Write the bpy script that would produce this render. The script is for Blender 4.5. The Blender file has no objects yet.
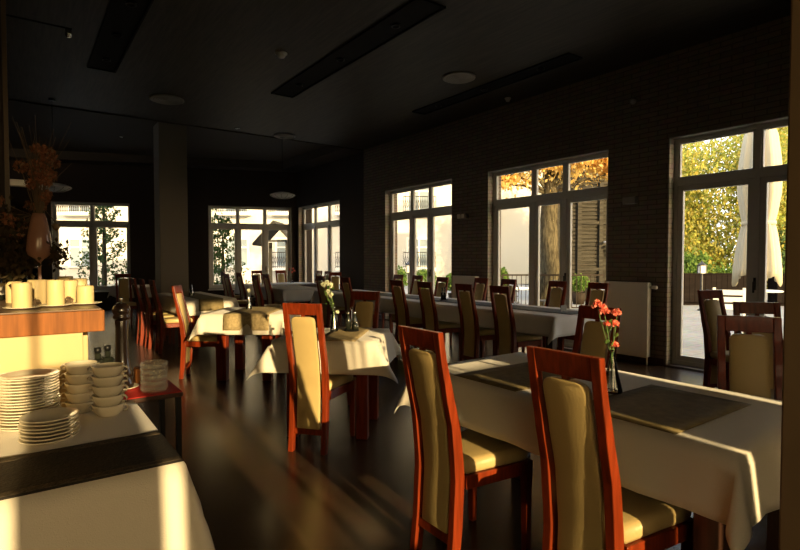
import bpy, bmesh, math, random
from mathutils import Vector, Matrix, Euler
PI = math.pi
SC = bpy.context.scene
COL = SC.collection
random.seed(7)
# ---------------------------------------------------------------- frames
# World axes follow the room: +X runs to the window wall, +Y runs along it to the back.
# cam(X, Y): metres right of / ahead of the photographer -> room coordinates
YAW = math.atan2(.588, .809)
def cam(X, Y): return (.809 * X + .588 * Y, -.588 * X + .809 * Y)
def camdir(X, Y): return cam(X, Y)

# ---------------------------------------------------------------- materials
def mat(name, col, rough=.6, metal=0., spec=.4, noise=None, bump=None, trans=0., coat=0., sheen=0., ior=1.45):
    m = bpy.data.materials.new(name); m.use_nodes = True
    nt = m.node_tree; b = nt.nodes['Principled BSDF']
    b.inputs['Base Color'].default_value = (*col, 1); b.inputs['Roughness'].default_value = rough
    b.inputs['Metallic'].default_value = metal; b.inputs['Specular IOR Level'].default_value = spec
    b.inputs['Transmission Weight'].default_value = trans; b.inputs['Coat Weight'].default_value = coat
    b.inputs['Coat Roughness'].default_value = .12
    b.inputs['Sheen Weight'].default_value = sheen; b.inputs['IOR'].default_value = ior
    tc = nt.nodes.new('ShaderNodeTexCoord')
    if noise:
        scale, amt, stretch = noise
        mp = nt.nodes.new('ShaderNodeMapping'); mp.inputs['Scale'].default_value = stretch
        n = nt.nodes.new('ShaderNodeTexNoise'); n.inputs['Scale'].default_value = scale; n.inputs['Detail'].default_value = 5
        r = nt.nodes.new('ShaderNodeValToRGB')
        r.color_ramp.elements[0].position = .3; r.color_ramp.elements[1].position = .7
        r.color_ramp.elements[0].color = (*[c * (1 - amt) for c in col], 1)
        r.color_ramp.elements[1].color = (*[min(1, c * (1 + amt)) for c in col], 1)
        nt.links.new(tc.outputs['Object'], mp.inputs['Vector']); nt.links.new(mp.outputs[0], n.inputs['Vector'])
        nt.links.new(n.outputs['Fac'], r.inputs['Fac']); nt.links.new(r.outputs[0], b.inputs['Base Color'])
    if bump:
        scale, st, stretch = bump
        mp = nt.nodes.new('ShaderNodeMapping'); mp.inputs['Scale'].default_value = stretch
        n = nt.nodes.new('ShaderNodeTexNoise'); n.inputs['Scale'].default_value = scale; n.inputs['Detail'].default_value = 4
        bp = nt.nodes.new('ShaderNodeBump'); bp.inputs['Strength'].default_value = st; bp.inputs['Distance'].default_value = .01
        nt.links.new(tc.outputs['Object'], mp.inputs['Vector']); nt.links.new(mp.outputs[0], n.inputs['Vector'])
        nt.links.new(n.outputs['Fac'], bp.inputs['Height']); nt.links.new(bp.outputs[0], b.inputs['Normal'])
    return m

def brickmat(name, c1, c2, mortar, scale=1., bw=.25, bh=.065, rough=.85, axis='YZ', bumpst=.5, spec=.3, mort=.006):
    m = bpy.data.materials.new(name); m.use_nodes = True
    nt = m.node_tree; b = nt.nodes['Principled BSDF']; b.inputs['Roughness'].default_value = rough
    b.inputs['Specular IOR Level'].default_value = spec
    tc = nt.nodes.new('ShaderNodeTexCoord'); sep = nt.nodes.new('ShaderNodeSeparateXYZ'); cmb = nt.nodes.new('ShaderNodeCombineXYZ')
    nt.links.new(tc.outputs['Object'], sep.inputs[0])
    if axis == 'YZ':
        ad = nt.nodes.new('ShaderNodeMath'); ad.operation = 'ADD'
        nt.links.new(sep.outputs['X'], ad.inputs[0]); nt.links.new(sep.outputs['Y'], ad.inputs[1])
        nt.links.new(ad.outputs[0], cmb.inputs['X']); nt.links.new(sep.outputs['Z'], cmb.inputs['Y'])
    elif axis == 'YX':
        nt.links.new(sep.outputs['Y'], cmb.inputs['X']); nt.links.new(sep.outputs['X'], cmb.inputs['Y'])
    else:
        nt.links.new(sep.outputs['X'], cmb.inputs['X']); nt.links.new(sep.outputs['Y'], cmb.inputs['Y'])
    br = nt.nodes.new('ShaderNodeTexBrick')
    br.inputs['Color1'].default_value = (*c1, 1); br.inputs['Color2'].default_value = (*c2, 1); br.inputs['Mortar'].default_value = (*mortar, 1)
    br.inputs['Scale'].default_value = scale; br.inputs['Brick Width'].default_value = bw; br.inputs['Row Height'].default_value = bh
    br.inputs['Mortar Size'].default_value = mort
    nt.links.new(cmb.outputs[0], br.inputs['Vector'])
    n = nt.nodes.new('ShaderNodeTexNoise'); n.inputs['Scale'].default_value = 9; n.inputs['Detail'].default_value = 6
    nt.links.new(cmb.outputs[0], n.inputs['Vector'])
    mx = nt.nodes.new('ShaderNodeMix'); mx.data_type = 'RGBA'; mx.blend_type = 'MULTIPLY'; mx.inputs['Factor'].default_value = .55
    nt.links.new(br.outputs['Color'], mx.inputs['A']); nt.links.new(n.outputs['Color'], mx.inputs['B'])
    nt.links.new(mx.outputs['Result'], b.inputs['Base Color'])
    bp = nt.nodes.new('ShaderNodeBump'); bp.inputs['Strength'].default_value = bumpst; bp.inputs['Distance'].default_value = .01; bp.invert = True
    nt.links.new(br.outputs['Fac'], bp.inputs['Height']); nt.links.new(bp.outputs[0], b.inputs['Normal'])
    return m

def glassmat(name, tint=(1, 1, 1), gloss=.08, rough=.03):
    m = bpy.data.materials.new(name); m.use_nodes = True; nt = m.node_tree; nt.nodes.clear()
    o = nt.nodes.new('ShaderNodeOutputMaterial'); mx = nt.nodes.new('ShaderNodeMixShader')
    t = nt.nodes.new('ShaderNodeBsdfTransparent'); g = nt.nodes.new('ShaderNodeBsdfGlossy'); lw = nt.nodes.new('ShaderNodeLayerWeight')
    lw.inputs['Blend'].default_value = gloss
    t.inputs['Color'].default_value = (*tint, 1); g.inputs['Roughness'].default_value = rough
    nt.links.new(lw.outputs['Fresnel'], mx.inputs['Fac'])
    nt.links.new(t.outputs[0], mx.inputs[1]); nt.links.new(g.outputs[0], mx.inputs[2]); nt.links.new(mx.outputs[0], o.inputs[0])
    return m

def leafmat(name, cols, trans=.35):
    m = bpy.data.materials.new(name); m.use_nodes = True; nt = m.node_tree; nt.nodes.clear()
    o = nt.nodes.new('ShaderNodeOutputMaterial'); g = nt.nodes.new('ShaderNodeNewGeometry'); r = nt.nodes.new('ShaderNodeValToRGB')
    while len(r.color_ramp.elements) < len(cols): r.color_ramp.elements.new(.5)
    for i, c in enumerate(cols):
        r.color_ramp.elements[i].position = i / (len(cols) - 1); r.color_ramp.elements[i].color = (*c, 1)
    nt.links.new(g.outputs['Random Per Island'], r.inputs['Fac'])
    d = nt.nodes.new('ShaderNodeBsdfDiffuse'); t = nt.nodes.new('ShaderNodeBsdfTranslucent'); mx = nt.nodes.new('ShaderNodeMixShader')
    mx.inputs['Fac'].default_value = trans
    nt.links.new(r.outputs[0], d.inputs['Color']); nt.links.new(r.outputs[0], t.inputs['Color'])
    nt.links.new(d.outputs[0], mx.inputs[1]); nt.links.new(t.outputs[0], mx.inputs[2]); nt.links.new(mx.outputs[0], o.inputs[0])
    return m

M = dict(
    mahogany=mat('mahogany_wood', (.155, .021, .0045), .32, spec=.25, coat=.06, noise=(9, .35, (6, 6, .6))),
    leather=mat('cream_leather', (.46, .34, .14), .42, bump=(160, .12, (1, 1, 1)), noise=(5, .06, (1, 1, 1))),
    linen=mat('ivory_linen', (.62, .57, .48), .85, bump=(300, .15, (1, 1, 1)), sheen=.2),
    whitelinen=mat('white_linen', (.72, .71, .70), .85, bump=(300, .15, (1, 1, 1)), sheen=.2),
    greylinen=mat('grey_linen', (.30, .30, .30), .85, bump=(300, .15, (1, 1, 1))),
    runner=mat('olive_brown_runner_cloth', (.17, .13, .055), .8, bump=(260, .3, (1, 1, 1)), noise=(30, .2, (1, 1, 1))),
    goldrunner=mat('gold_runner_cloth', (.34, .26, .13), .75, bump=(260, .3, (1, 1, 1)), noise=(40, .25, (1, 1, 1))),
    greyrunner=mat('slate_runner_cloth', (.10, .115, .13), .75, bump=(260, .3, (1, 1, 1))),
    darkrunner=mat('dark_brown_runner_cloth', (.014, .010, .006), .7, bump=(120, .5, (1, 1, 1)), noise=(60, .6, (1, 1, 1))),
    runneredge=mat('patterned_runner_border', (.05, .036, .02), .7, bump=(90, .8, (1, 1, 1)), noise=(45, .8, (1, 1, 1))),
    porcelain=mat('ivory_porcelain', (.66, .60, .46), .18, coat=.3),
    wax=mat('candle_wax', (.56, .44, .22), .5, noise=(6, .06, (1, 1, 1))),
    wick=mat('wick', (.02, .02, .02), .9),
    counterwood=mat('counter_wood', (.20, .068, .014), .5, spec=.15, noise=(7, .35, (7, 7, .5))),
    countertop=mat('counter_top_dark', (.10, .05, .025), .35, noise=(7, .3, (1, 7, 7))),
    creampanel=mat('cream_panel', (.50, .38, .19), .3, coat=.3, noise=(2.2, .12, (1, 1, .4))),
    redcloth=mat('red_cloth', (.42, .02, .015), .65, bump=(200, .2, (1, 1, 1))),
    darkwood=mat('dark_stained_wood', (.035, .016, .010), .28, coat=.4, noise=(9, .4, (6, 6, .6))),
    blackmetal=mat('black_metal', (.012, .012, .012), .4, metal=.5),
    whitemetal=mat('white_enamel', (.82, .80, .74), .35),
    chrome=mat('chrome', (.75, .75, .75), .18, metal=1.),
    frame=mat('grey_window_frame', (.62, .62, .59), .4),
    gasket=mat('rubber_gasket', (.02, .02, .02), .6),
    pane=glassmat('window_glass', (.97, .98, .97), .06),
    vaseglass=glassmat('vase_glass', (.95, .97, .95), .42, .08),
    water=mat('water', (.9, .96, .92), .0, trans=1., ior=1.33),
    darkglass=mat('dark_bottle_glass', (.012, .014, .010), .1, coat=.4),
    tumbler=mat('clear_thick_glass', (.82, .79, .66), .12, coat=.6),
    floor=None,
    pillarwood=mat('brown_pillar_paint', (.085, .055, .028), .45, noise=(2, .2, (1, 1, 1))),
    wallbrown=mat('dark_wall_paint', (.035, .026, .022), .8, bump=(40, .1, (1, 1, 1))),
    ceil=mat('ceiling_dark_planks', (.04, .033, .022), .55, noise=(5, .4, (8, .5, 1))),
    ceilback=mat('ceiling_dark_plaster', (.06, .05, .04), .7),
    slot=mat('slot_black', (.002, .002, .002), .9),
    grille=mat('grille_grey', (.34, .32, .28), .6),
    column=mat('column_plaster', (.20, .175, .14), .75, bump=(30, .1, (1, 1, 1))),
    facade=mat('cream_render', (.58, .56, .50), .9, spec=.05, bump=(60, .15, (1, 1, 1))),
    facadewin=mat('facade_window_glass', (.22, .27, .30), .12),
    stone=mat('facade_white_trim', (.80, .78, .72), .8, spec=.05),
    iron=mat('wrought_iron', (.03, .022, .016), .6, spec=.1),
    rooftile=mat('roof_tiles', (.28, .10, .06), .8, bump=(20, .6, (1, 4, 1))),
    pave=brickmat('pale_paving', (.40, .40, .38), (.36, .36, .34), (.24, .24, .23), 1, .6, .4, axis='XY', bumpst=.2, spec=.05),
    grass=mat('ground_earth', (.10, .11, .05), .95, spec=.05, noise=(3, .5, (1, 1, 1))),
    shed=mat('grey_weathered_wood', (.05, .046, .038), .8, spec=.05, noise=(5, .4, (.4, 6, 6))),
    fence=mat('dark_brown_fence', (.010, .007, .006), .7, spec=.05, noise=(5, .4, (.5, 6, 6))),
    bark=mat('tree_bark', (.085, .072, .045), .95, spec=.05, noise=(7, .6, (3, 3, .7)), bump=(9, 1., (4, 4, .8))),
    canvas=mat('cream_canvas', (.52, .47, .34), .85, spec=.05, bump=(60, .1, (1, 1, 1))),
    bistro=mat('bistro_grey_metal', (.06, .06, .06), .45, metal=.6),
    lampglass=mat('frosted_lamp_glass', (.6, .62, .6), .4),
    crystal=mat('pressed_glass_grey', (.85, .84, .80), .45, coat=.4, trans=.75, bump=(70, .8, (1, 1, 1))),
    coral=leafmat('coral_petals', [(.85, .20, .13), (.92, .36, .26), (.80, .14, .10)], .3),
    whitepetal=leafmat('white_petals', [(.85, .84, .62), (.80, .80, .55), (.9, .88, .75)], .3),
    stem=mat('green_stem', (.10, .17, .05), .6),
    dried=leafmat('dried_blossoms', [(.22, .085, .045), (.32, .14, .075), (.14, .055, .03), (.26, .17, .10)], .2),
    driedleaf=leafmat('dried_foliage', [(.045, .03, .018), (.07, .05, .025), (.03, .03, .018)], .2),
    drystem=mat('dry_stem', (.12, .08, .045), .8),
    pinkglass=mat('pale_pink_glass', (.25, .13, .09), .25, coat=.4),
    maple=leafmat('maple_leaves', [(.85, .60, .18), (.90, .74, .30), (.78, .48, .14), (.90, .82, .45)], .65),
    yellowgreen=leafmat('yellow_green_leaves', [(.28, .37, .08), (.52, .50, .12), (.60, .48, .12), (.20, .28, .07), (.60, .57, .24)], .55),
    pine=leafmat('pine_needles', [(.05, .09, .035), (.08, .13, .05), (.11, .15, .06)], .15),
    shrub=leafmat('shrub_leaves', [(.07, .14, .03), (.13, .22, .05), (.20, .28, .07)], .4),
)
M['tumbler'].node_tree.nodes['Principled BSDF'].inputs['Alpha'].default_value = .24
def floormat():
    m = brickmat('dark_plank_floor', (.072, .042, .023), (.046, .027, .015), (.012, .007, .004), 1., 1.3, .16, .27, axis='YX', bumpst=.12, spec=.5, mort=.003)
    return m
M['floor'] = floormat()
M['reveal'] = brickmat('lit_stone_reveal', (.60, .56, .47), (.52, .48, .40), (.38, .35, .29), 1., .24, .062, .85, bumpst=.4)  # jamb lining paler than the brick: light on the reveal put into its colour
M['millwood'] = mat('black_turned_wood', (.012, .007, .005), .25, coat=.4)
M['brick'] = brickmat('brown_brick_cladding', (.32, .26, .20), (.26, .21, .16), (.15, .12, .09), 1., .24, .062, .85, bumpst=.6)

# ---------------------------------------------------------------- mesh builder
class MB:
    def __init__(s): s.bm = bmesh.new()
    def box(s, x0, x1, y0, y1, z0, z1, mtx=None):
        vs = [s.bm.verts.new(Vector(p)) for p in ((x0, y0, z0), (x1, y0, z0), (x1, y1, z0), (x0, y1, z0), (x0, y0, z1), (x1, y0, z1), (x1, y1, z1), (x0, y1, z1))]
        if mtx is not None:
            for v in vs: v.co = mtx @ v.co
        for f in ((3, 2, 1, 0), (4, 5, 6, 7), (0, 1, 5, 4), (1, 2, 6, 5), (2, 3, 7, 6), (3, 0, 4, 7)): s.bm.faces.new([vs[i] for i in f])
        return s
    def bar(s, a, b, w, d=None):
        a, b = Vector(a), Vector(b); d = d or w; L = (b - a).length
        q = (b - a).to_track_quat('Z', 'X').to_matrix().to_4x4()
        return s.box(-w / 2, w / 2, -d / 2, d / 2, 0, L, Matrix.Translation(a) @ q)
    def lathe(s, prof, seg=24, c=(0, 0, 0), mtx=None):
        rings = []
        for r, z in prof:
            if r < 1e-6: rings.append([s.bm.verts.new((c[0], c[1], c[2] + z))])
            else: rings.append([s.bm.verts.new((c[0] + r * math.cos(2 * PI * i / seg), c[1] + r * math.sin(2 * PI * i / seg), c[2] + z)) for i in range(seg)])
        for a, b in zip(rings, rings[1:]):
            for i in range(seg):
                j = (i + 1) % seg
                q = [a[i % len(a)], a[j % len(a)], b[j % len(b)], b[i % len(b)]]
                u = []
                for v in q:
                    if v not in u: u.append(v)
                if len(u) > 2:
                    try: s.bm.faces.new(u)
                    except ValueError: pass
        if mtx is not None:
            for ring in rings:
                for v in ring: v.co = mtx @ v.co
        return s
    def tube(s, pts, r, seg=8, r1=None):
        pts = [Vector(p) for p in pts]; n = len(pts); rings = []
        for i, p in enumerate(pts):
            d = (pts[min(i + 1, n - 1)] - pts[max(i - 1, 0)]).normalized()
            q = d.to_track_quat('Z', 'X').to_matrix()
            rr = r if r1 is None else r + (r1 - r) * i / (n - 1)
            rings.append([s.bm.verts.new(p + q @ Vector((rr * math.cos(2 * PI * k / seg), rr * math.sin(2 * PI * k / seg), 0))) for k in range(seg)])
        for a, b in zip(rings, rings[1:]):
            for i in range(seg): s.bm.faces.new((a[i], a[(i + 1) % seg], b[(i + 1) % seg], b[i]))
        s.bm.faces.new(rings[0][::-1]); s.bm.faces.new(rings[-1]); return s
    def sections(s, rings, cap=True):
        R = [[s.bm.verts.new(Vector(p)) for p in ring] for ring in rings]
        k = len(R[0])
        for a, b in zip(R, R[1:]):
            for i in range(k): s.bm.faces.new((a[i], a[(i + 1) % k], b[(i + 1) % k], b[i]))
        if cap: s.bm.faces.new(R[0][::-1]); s.bm.faces.new(R[-1])
        return s
    def leaf(s, c, size, rnd, flat=None):
        q = Euler((rnd.uniform(0, 6.28), rnd.uniform(0, 6.28), rnd.uniform(0, 6.28))).to_matrix()
        w = size * rnd.uniform(.7, 1.2)
        vs = [s.bm.verts.new(Vector(c) + q @ Vector(p)) for p in ((-w * .5, 0, 0), (0, -w * .32, w * .06), (w * .55, 0, 0), (0, w * .32, w * .06))]
        s.bm.faces.new(vs); return s
    def build(s, name, m, parent=None, bevel=0, smooth=False, sub=0, loc=None, rotz=None, solid=0, norm=True):
        if norm: bmesh.ops.recalc_face_normals(s.bm, faces=s.bm.faces)
        me = bpy.data.meshes.new(name); s.bm.to_mesh(me); s.bm.free()
        me.materials.append(m if not isinstance(m, str) else M[m])
        if smooth:
            for p in me.polygons: p.use_smooth = True
        o = bpy.data.objects.new(name, me); COL.objects.link(o)
        if parent: o.parent = parent
        if loc: o.location = loc
        if rotz is not None: o.rotation_euler = (0, 0, rotz)
        if solid:
            md = o.modifiers.new('thick', 'SOLIDIFY'); md.thickness = solid; md.offset = 0
        if bevel:
            md = o.modifiers.new('bevel', 'BEVEL'); md.width = bevel; md.segments = 2; md.limit_method = 'ANGLE'
        if sub:
            md = o.modifiers.new('sub', 'SUBSURF'); md.levels = sub; md.render_levels = sub
        return o
def empty(name, loc=(0, 0, 0), rotz=0, parent=None):
    o = bpy.data.objects.new(name, None); COL.objects.link(o); o.empty_display_size = .1
    o.location = loc; o.rotation_euler = (0, 0, rotz)
    if parent: o.parent = parent
    return o
def tag(o, label, cat, group=None, kind=None):
    o['label'] = label; o['category'] = cat
    if group: o['group'] = group
    elif 'group' in o: del o['group']
    if kind: o['kind'] = kind
    return o
def structure(o): o['kind'] = 'structure'; return o
KIDS = {}
def copy_tree(o, parent=None):
    c = o.copy(); COL.objects.link(c)
    if parent: c.parent = parent
    kids = [k for k in ALLKIDS.get(o.name, [])]
    ALLKIDS[c.name] = []
    for k in kids:
        d = copy_tree(k, c); ALLKIDS[c.name].append(d)
    return c
ALLKIDS = {}
def register(o):
    ks = [c for c in COL.objects if c.parent == o]
    ALLKIDS[o.name] = ks
    for k in ks: register(k)

# ================================================================= THE SHELL
CZ = 3.9            # ceiling
WS = 6.58           # inner face of the window wall
def wall(name, m, x0, x1, y0, y1, axis, holes, z1=CZ, loc=(0, 0, 0), rotz=0):
    """axis 'x' or 'y' = the direction it runs; holes = (a, b, za, zb)"""
    a0, a1 = (x0, x1) if axis == 'x' else (y0, y1)
    br = sorted({a0, a1, *[h[0] for h in holes], *[h[1] for h in holes]}); zb = sorted({0, z1, *[h[2] for h in holes], *[h[3] for h in holes]})
    mb = MB()
    for a, b in zip(br, br[1:]):
        for c, d in zip(zb, zb[1:]):
            ma, mz = (a + b) / 2, (c + d) / 2
            if any(h[0] < ma < h[1] and h[2] < mz < h[3] for h in holes): continue
            if axis == 'x': mb.box(a, b, y0, y1, c, d)
            else: mb.box(x0, x1, a, b, c, d)
    bmesh.ops.remove_doubles(mb.bm, verts=mb.bm.verts, dist=1e-5)
    # drop the doubled faces between neighbouring cells
    seen = {}
    for f in list(mb.bm.faces):
        k = tuple(sorted(v.index for v in f.verts)) if False else frozenset(v for v in f.verts)
        seen.setdefault(k, []).append(f)
    dead = [f for fs in seen.values() if len(fs) > 1 for f in fs]
    if dead: bmesh.ops.delete(mb.bm, geom=dead, context='FACES_ONLY')
    return structure(mb.build(name, m, loc=loc, rotz=rotz))

HEAD = 2.86
SUN_SLITS = ((-2.3, -.25, .85, 2.40, (.9,)), (-.25, .06, 1.86, 2.40, ()), (.075, .15, .85, 2.8, ()), (.78, 1.02, .85, 2.8, ()), (1.05, 1.56, .85, 2.8, ()), (1.565, 1.61, 1.60, 2.8, ()), (1.615, 1.665, .85, 2.8, ()), (1.67, 2.02, 1.60, 2.8, ()), (2.33, 2.41, .85, 2.8, ()))  # invented openings cut for sun streaks; raised sills stand in for a person's shadow
wall('wall_right', 'brick', WS, WS + .34, -2.55, 10.5, 'y', [(1.0, 3.36, .02, HEAD), (4.18, 6.48, .02, HEAD), (7.4, 9.62, .02, HEAD)])
wall('wall_right_back', 'wallbrown', WS + .06, WS + .34, 10.5, 14.55, 'y', [(11.75, 14.18, .45, HEAD)])
# the slanting back wall: local x runs left to right as seen from the room
BA = math.atan2(-.347, .938)
BC = Vector((WS + .06, 14.30))
def backpt(q): return (BC.x - .938 * q, BC.y + .347 * q)
wall('wall_back', 'wallbrown', -9.9, .45, 0, .34, 'x', [(-2.45, -.15, .5, HEAD), (-6.32, -4.45, .5, HEAD)], loc=(BC.x, BC.y, 0), rotz=BA)
wall('wall_left', 'wallbrown', -2.84, -2.5, -2.55, 17.9, 'y', [])
wall('wall_front', 'wallbrown', -2.5, WS, -2.55, -2.2, 'x', [(a, b, c, d) for a, b, c, d, _ in SUN_SLITS])
mb = MB().box(-2.85, WS + .35, -2.56, 18.2, -.12, 0); structure(mb.build('floor', 'floor'))
mb = MB().box(-2.85, WS + .35, -2.56, 10.5, CZ, CZ + .3); structure(mb.build('ceiling', 'ceil'))
mb = MB().box(-2.85, WS + .35, 10.5, 18.2, CZ + .2, CZ + .3); structure(mb.build('ceiling_back', 'ceilback'))
# frame of the raised back part of the ceiling
mb = MB().box(-2.5, WS - .55, 10.502, 10.54, CZ - .02, CZ + .19); structure(mb.build('trim_1', 'ceilback'))
mb = MB().box(WS - .50, WS + .06, 10.502, 14.25, CZ - .02, CZ + .19); structure(mb.build('trim_2', 'ceilback'))
mb = MB().box(-9.8, -.02, -.5, -.005, CZ - .02, CZ + .19); structure(mb.build('trim_3', 'ceilback', loc=(BC.x, BC.y, 0), rotz=BA))
for i, (a, b) in enumerate(((-2.19, .98), (3.38, 4.16), (6.5, 7.38), (9.64, 10.49))):
    structure(MB().box(WS - .018, WS - .001, a, b, 0, .09).build('baseboard_right' if i == 0 else 'baseboard_right_%d' % (i + 1), 'darkwood'))
# column
structure(MB().box(-.27, .27, -.25, .25, 0, CZ + .19).build('column', 'column', loc=(*cam(-4.74, 10.9), 0), bevel=.01))
# big pillar at the right edge and the one at the left edge
structure(MB().box(1.625, 1.74, .38, .522, 0, CZ).build('pillar_right', 'pillarwood', bevel=.006))
structure(MB().box(-.75, -.06, 4.1, 4.55, 0, CZ).build('pillar_left', 'wallbrown', bevel=.006))
structure(MB().box(-.058, -.035, 4.08, 4.16, .0, 3.05).build('trim_4', 'pillarwood'))

# ---------------------------------------------------------------- windows
def window(name, W, z0, z1, splits, loc, rotz, zt=None, sill=False, handles=(), ydepth=.13):
    """local x left to right seen from inside, y outward"""
    e = structure(empty(name, (loc[0], loc[1], 0), rotz)); y0, y1 = ydepth, ydepth + .075; fw = .055
    f = MB()
    f.box(0, fw, y0, y1, z0, z1).box(W - fw, W, y0, y1, z0, z1).box(fw, W - fw, y0, y1, z1 - fw, z1).box(fw, W - fw, y0, y1, z0, z0 + fw)
    f.build('window_frame', 'frame', e, bevel=.006)
    MB().box(.0005, .012, .001, y0 - .001, z0, z1 - .0005).box(W - .012, W - .0005, .001, y0 - .001, z0, z1 - .0005).box(.0125, W - .0125, .001, y0 - .001, z1 - .012, z1 - .0005).build('reveal', 'reveal', e)
    if zt: MB().box(fw, W - fw, y0 - .004, y1 - .002, zt - .05, zt + .045).build('transom', 'frame', e, bevel=.006)
    xs = [fw] + [s for s in splits] + [W - fw]
    for s in splits: MB().box(s - .032, s + .032, y0 - .002, y1 - .001, z0 + fw, z1 - fw).build('mullion', 'frame', e, bevel=.006)
    rows = [(z0 + fw, zt - .05, .062), (zt + .045, z1 - fw, .02)] if zt else [(z0 + fw, z1 - fw, .05)]
    for i in range(len(xs) - 1):
        a = xs[i] + (.032 if i else 0); b = xs[i + 1] - (.032 if i < len(xs) - 2 else 0)
        for (c, d, sw) in rows:
            sb = MB()
            sb.box(a, a + sw, y0 + .012, y1 - .012, c, d).box(b - sw, b, y0 + .012, y1 - .012, c, d)
            sb.box(a + sw, b - sw, y0 + .012, y1 - .012, c, c + sw).box(a + sw, b - sw, y0 + .012, y1 - .012, d - sw, d)
            so = sb.build('sash', 'frame', e, bevel=.004)
            MB().box(a + sw - .005, b - sw + .005, y0 + .034, y0 + .044, c + sw - .005, d - sw + .005).build('pane', 'pane', so)
    for hx in handles:
        h = MB().box(hx - .012, hx + .012, y0 - .02, y0 - .003, 1.0, 1.14).box(hx - .009, hx + .009, y0 - .05, y0 - .03, .97, 1.09).box(hx - .009, hx + .009, y0 - .05, y0 - .018, 1.075, 1.095)
        h.build('handle', 'blackmetal', e, bevel=.003)
    if sill: MB().box(-.02, W + .02, -.06, y0, z0 - .035, z0 - .002).build('sill', 'whitemetal', e, bevel=.004)
    return e
R90 = -PI / 2
window('window_1', 2.22, .02, HEAD, (.80, 1.40), (WS, 9.62), R90, 2.31, handles=(1.44,))
window('window_2', 2.30, .02, HEAD, (.89, 1.49), (WS, 6.48), R90, 2.31, handles=(1.52,))
window('door_1', 2.36, .02, HEAD, (.93, 1.62), (WS, 3.36), R90, 2.31, handles=(.93,))
window('window_3', 2.43, .45, HEAD, (.78, 1.6), (WS + .06, 14.18), R90, 2.31, sill=False)
p = backpt(2.45); window('window_4', 2.30, .5, HEAD, (.79, 1.545), p, BA, 2.31, sill=True, handles=(1.57,))
p = backpt(6.32); window('window_5', 1.87, .5, HEAD, (.93,), p, BA, 2.31, sill=True)
# added sun slits behind the photographer, unseen, shaped to throw the light streaks
for i, (a, b, c, d, sp) in enumerate(SUN_SLITS):
    e = structure(empty('window_%d' % (6 + i), (b, -2.2, 0), PI)); W = b - a; q = .01
    f = MB().box(0, q, .13, .18, c, d).box(W - q, W, .13, .18, c, d).box(q, W - q, .13, .18, d - .03, d).box(q, W - q, .13, .18, c, c + .03)
    for s in sp: f.box(s - .02, s + .02, .131, .179, c + .03, d - .03)
    f.build('window_frame', 'frame', e)
    MB().box(q, W - q, .15, .156, c + .03, d - .03).build('pane', 'pane', e)

# ---------------------------------------------------------------- ceiling fittings
def slot(x0, x1, y0, y1, lab):
    e = tag(empty('recessed_light_slot', ((x0 + x1) / 2, (y0 + y1) / 2, CZ)), lab, 'ceiling light', 'long black light slots in the ceiling')
    w, l = (x1 - x0) / 2, (y1 - y0) / 2
    MB().box(-w, w, -l, l, -.006, -.001).build('recess_shade', 'slot', e)  # flat black sheet below the ceiling, painted in for the shade of a recess
    f = MB().box(-w - .02, -w, -l - .02, l + .02, -.02, -.001).box(w, w + .02, -l - .02, l + .02, -.02, -.001).box(-w, w, -l - .02, -l, -.02, -.001).box(-w, w, l, l + .02, -.02, -.001)
    f.build('frame', 'slot', e)
    for k in range(3):
        t = -l + (k + .5) * 2 * l / 3
        MB().lathe([(0, -.012), (.035, -.012), (.045, -.03), (.05, -.03), (.05, -.008), (0, -.008)], 16, (0, t, 0)).build('lamp', 'blackmetal', e, smooth=True)
    return e
slot(3.20, 3.52, 4.1, 7.72, 'long black slot light cut in the ceiling, the middle and clearest one')
slot(5.56, 5.80, 4.1, 7.25, 'long narrow black slot light in the ceiling close to the window wall')
slot(.80, 1.10, 5.4, 8.1, 'black slot light in the ceiling at upper left, with a glint of a spot')
def grille(x, y, r, lab, z=CZ):
    e = tag(empty('ceiling_speaker', (x, y, z)), lab, 'speaker', 'round grey ceiling speakers')
    MB().lathe([(0, -.001), (r, -.001), (r, -.02), (r * .9, -.03), (r * .88, -.022), (0, -.022)], 28).build('rim', 'grille', e, smooth=True)
    g = MB()
    for k in range(1, 6):
        q = r * .85 * k / 6
        g.lathe([(q, -.022), (q + .008, -.03), (q + .016, -.022)], 24)
    g.build('grille', 'grille', e, smooth=True)
grille(1.96, 9.02, .26, 'round grey ceiling speaker near the column, left of the smoke detector')
grille(5.04, 5.53, .23, 'round grey ceiling speaker between the two long slots, nearest the window wall')
grille(4.5, 10.25, .22, 'round grey ceiling speaker at the back, above the far corner windows')
def detector(x, y, lab, r=.06):
    e = tag(empty('smoke_detector', (x, y, CZ)), lab, 'smoke detector', 'small pale ceiling detectors')
    MB().lathe([(0, -.001), (r, -.001), (r, -.015), (r * .9, -.02), (0, -.02)], 20).build('base', 'whitemetal', e, smooth=True)
    MB().lathe([(r * .75, -.02), (r * .75, -.03), (r * .55, -.055), (0, -.06)], 20).build('head', 'whitemetal', e, smooth=True)
detector(2.68, 6.19, 'pale smoke detector on the ceiling left of the middle slot light', .075)
detector(6.32, 5.79, 'small pale detector on the ceiling right of the narrow slot light', .05)
def spot(x, y, lab, z=CZ, mm='grille'):
    e = tag(empty('ceiling_spotlight', (x, y, z)), lab, 'spotlight', 'small round ceiling spotlights')
    MB().lathe([(0, -.001), (.05, -.001), (.06, -.012), (.04, -.012), (.035, -.006), (0, -.006)], 18).build('ring', 'chrome', e, smooth=True)
    MB().lathe([(0, -.007), (.03, -.007), (.02, -.02), (0, -.024)], 14).build('bulb', 'lampglass', e, smooth=True)
spot(3.49, 10.2, 'small round spotlight in the ceiling just right of the column top')
spot(1.92, 13.3, 'small spotlight in the raised ceiling above the far left window', CZ + .2)
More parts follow.
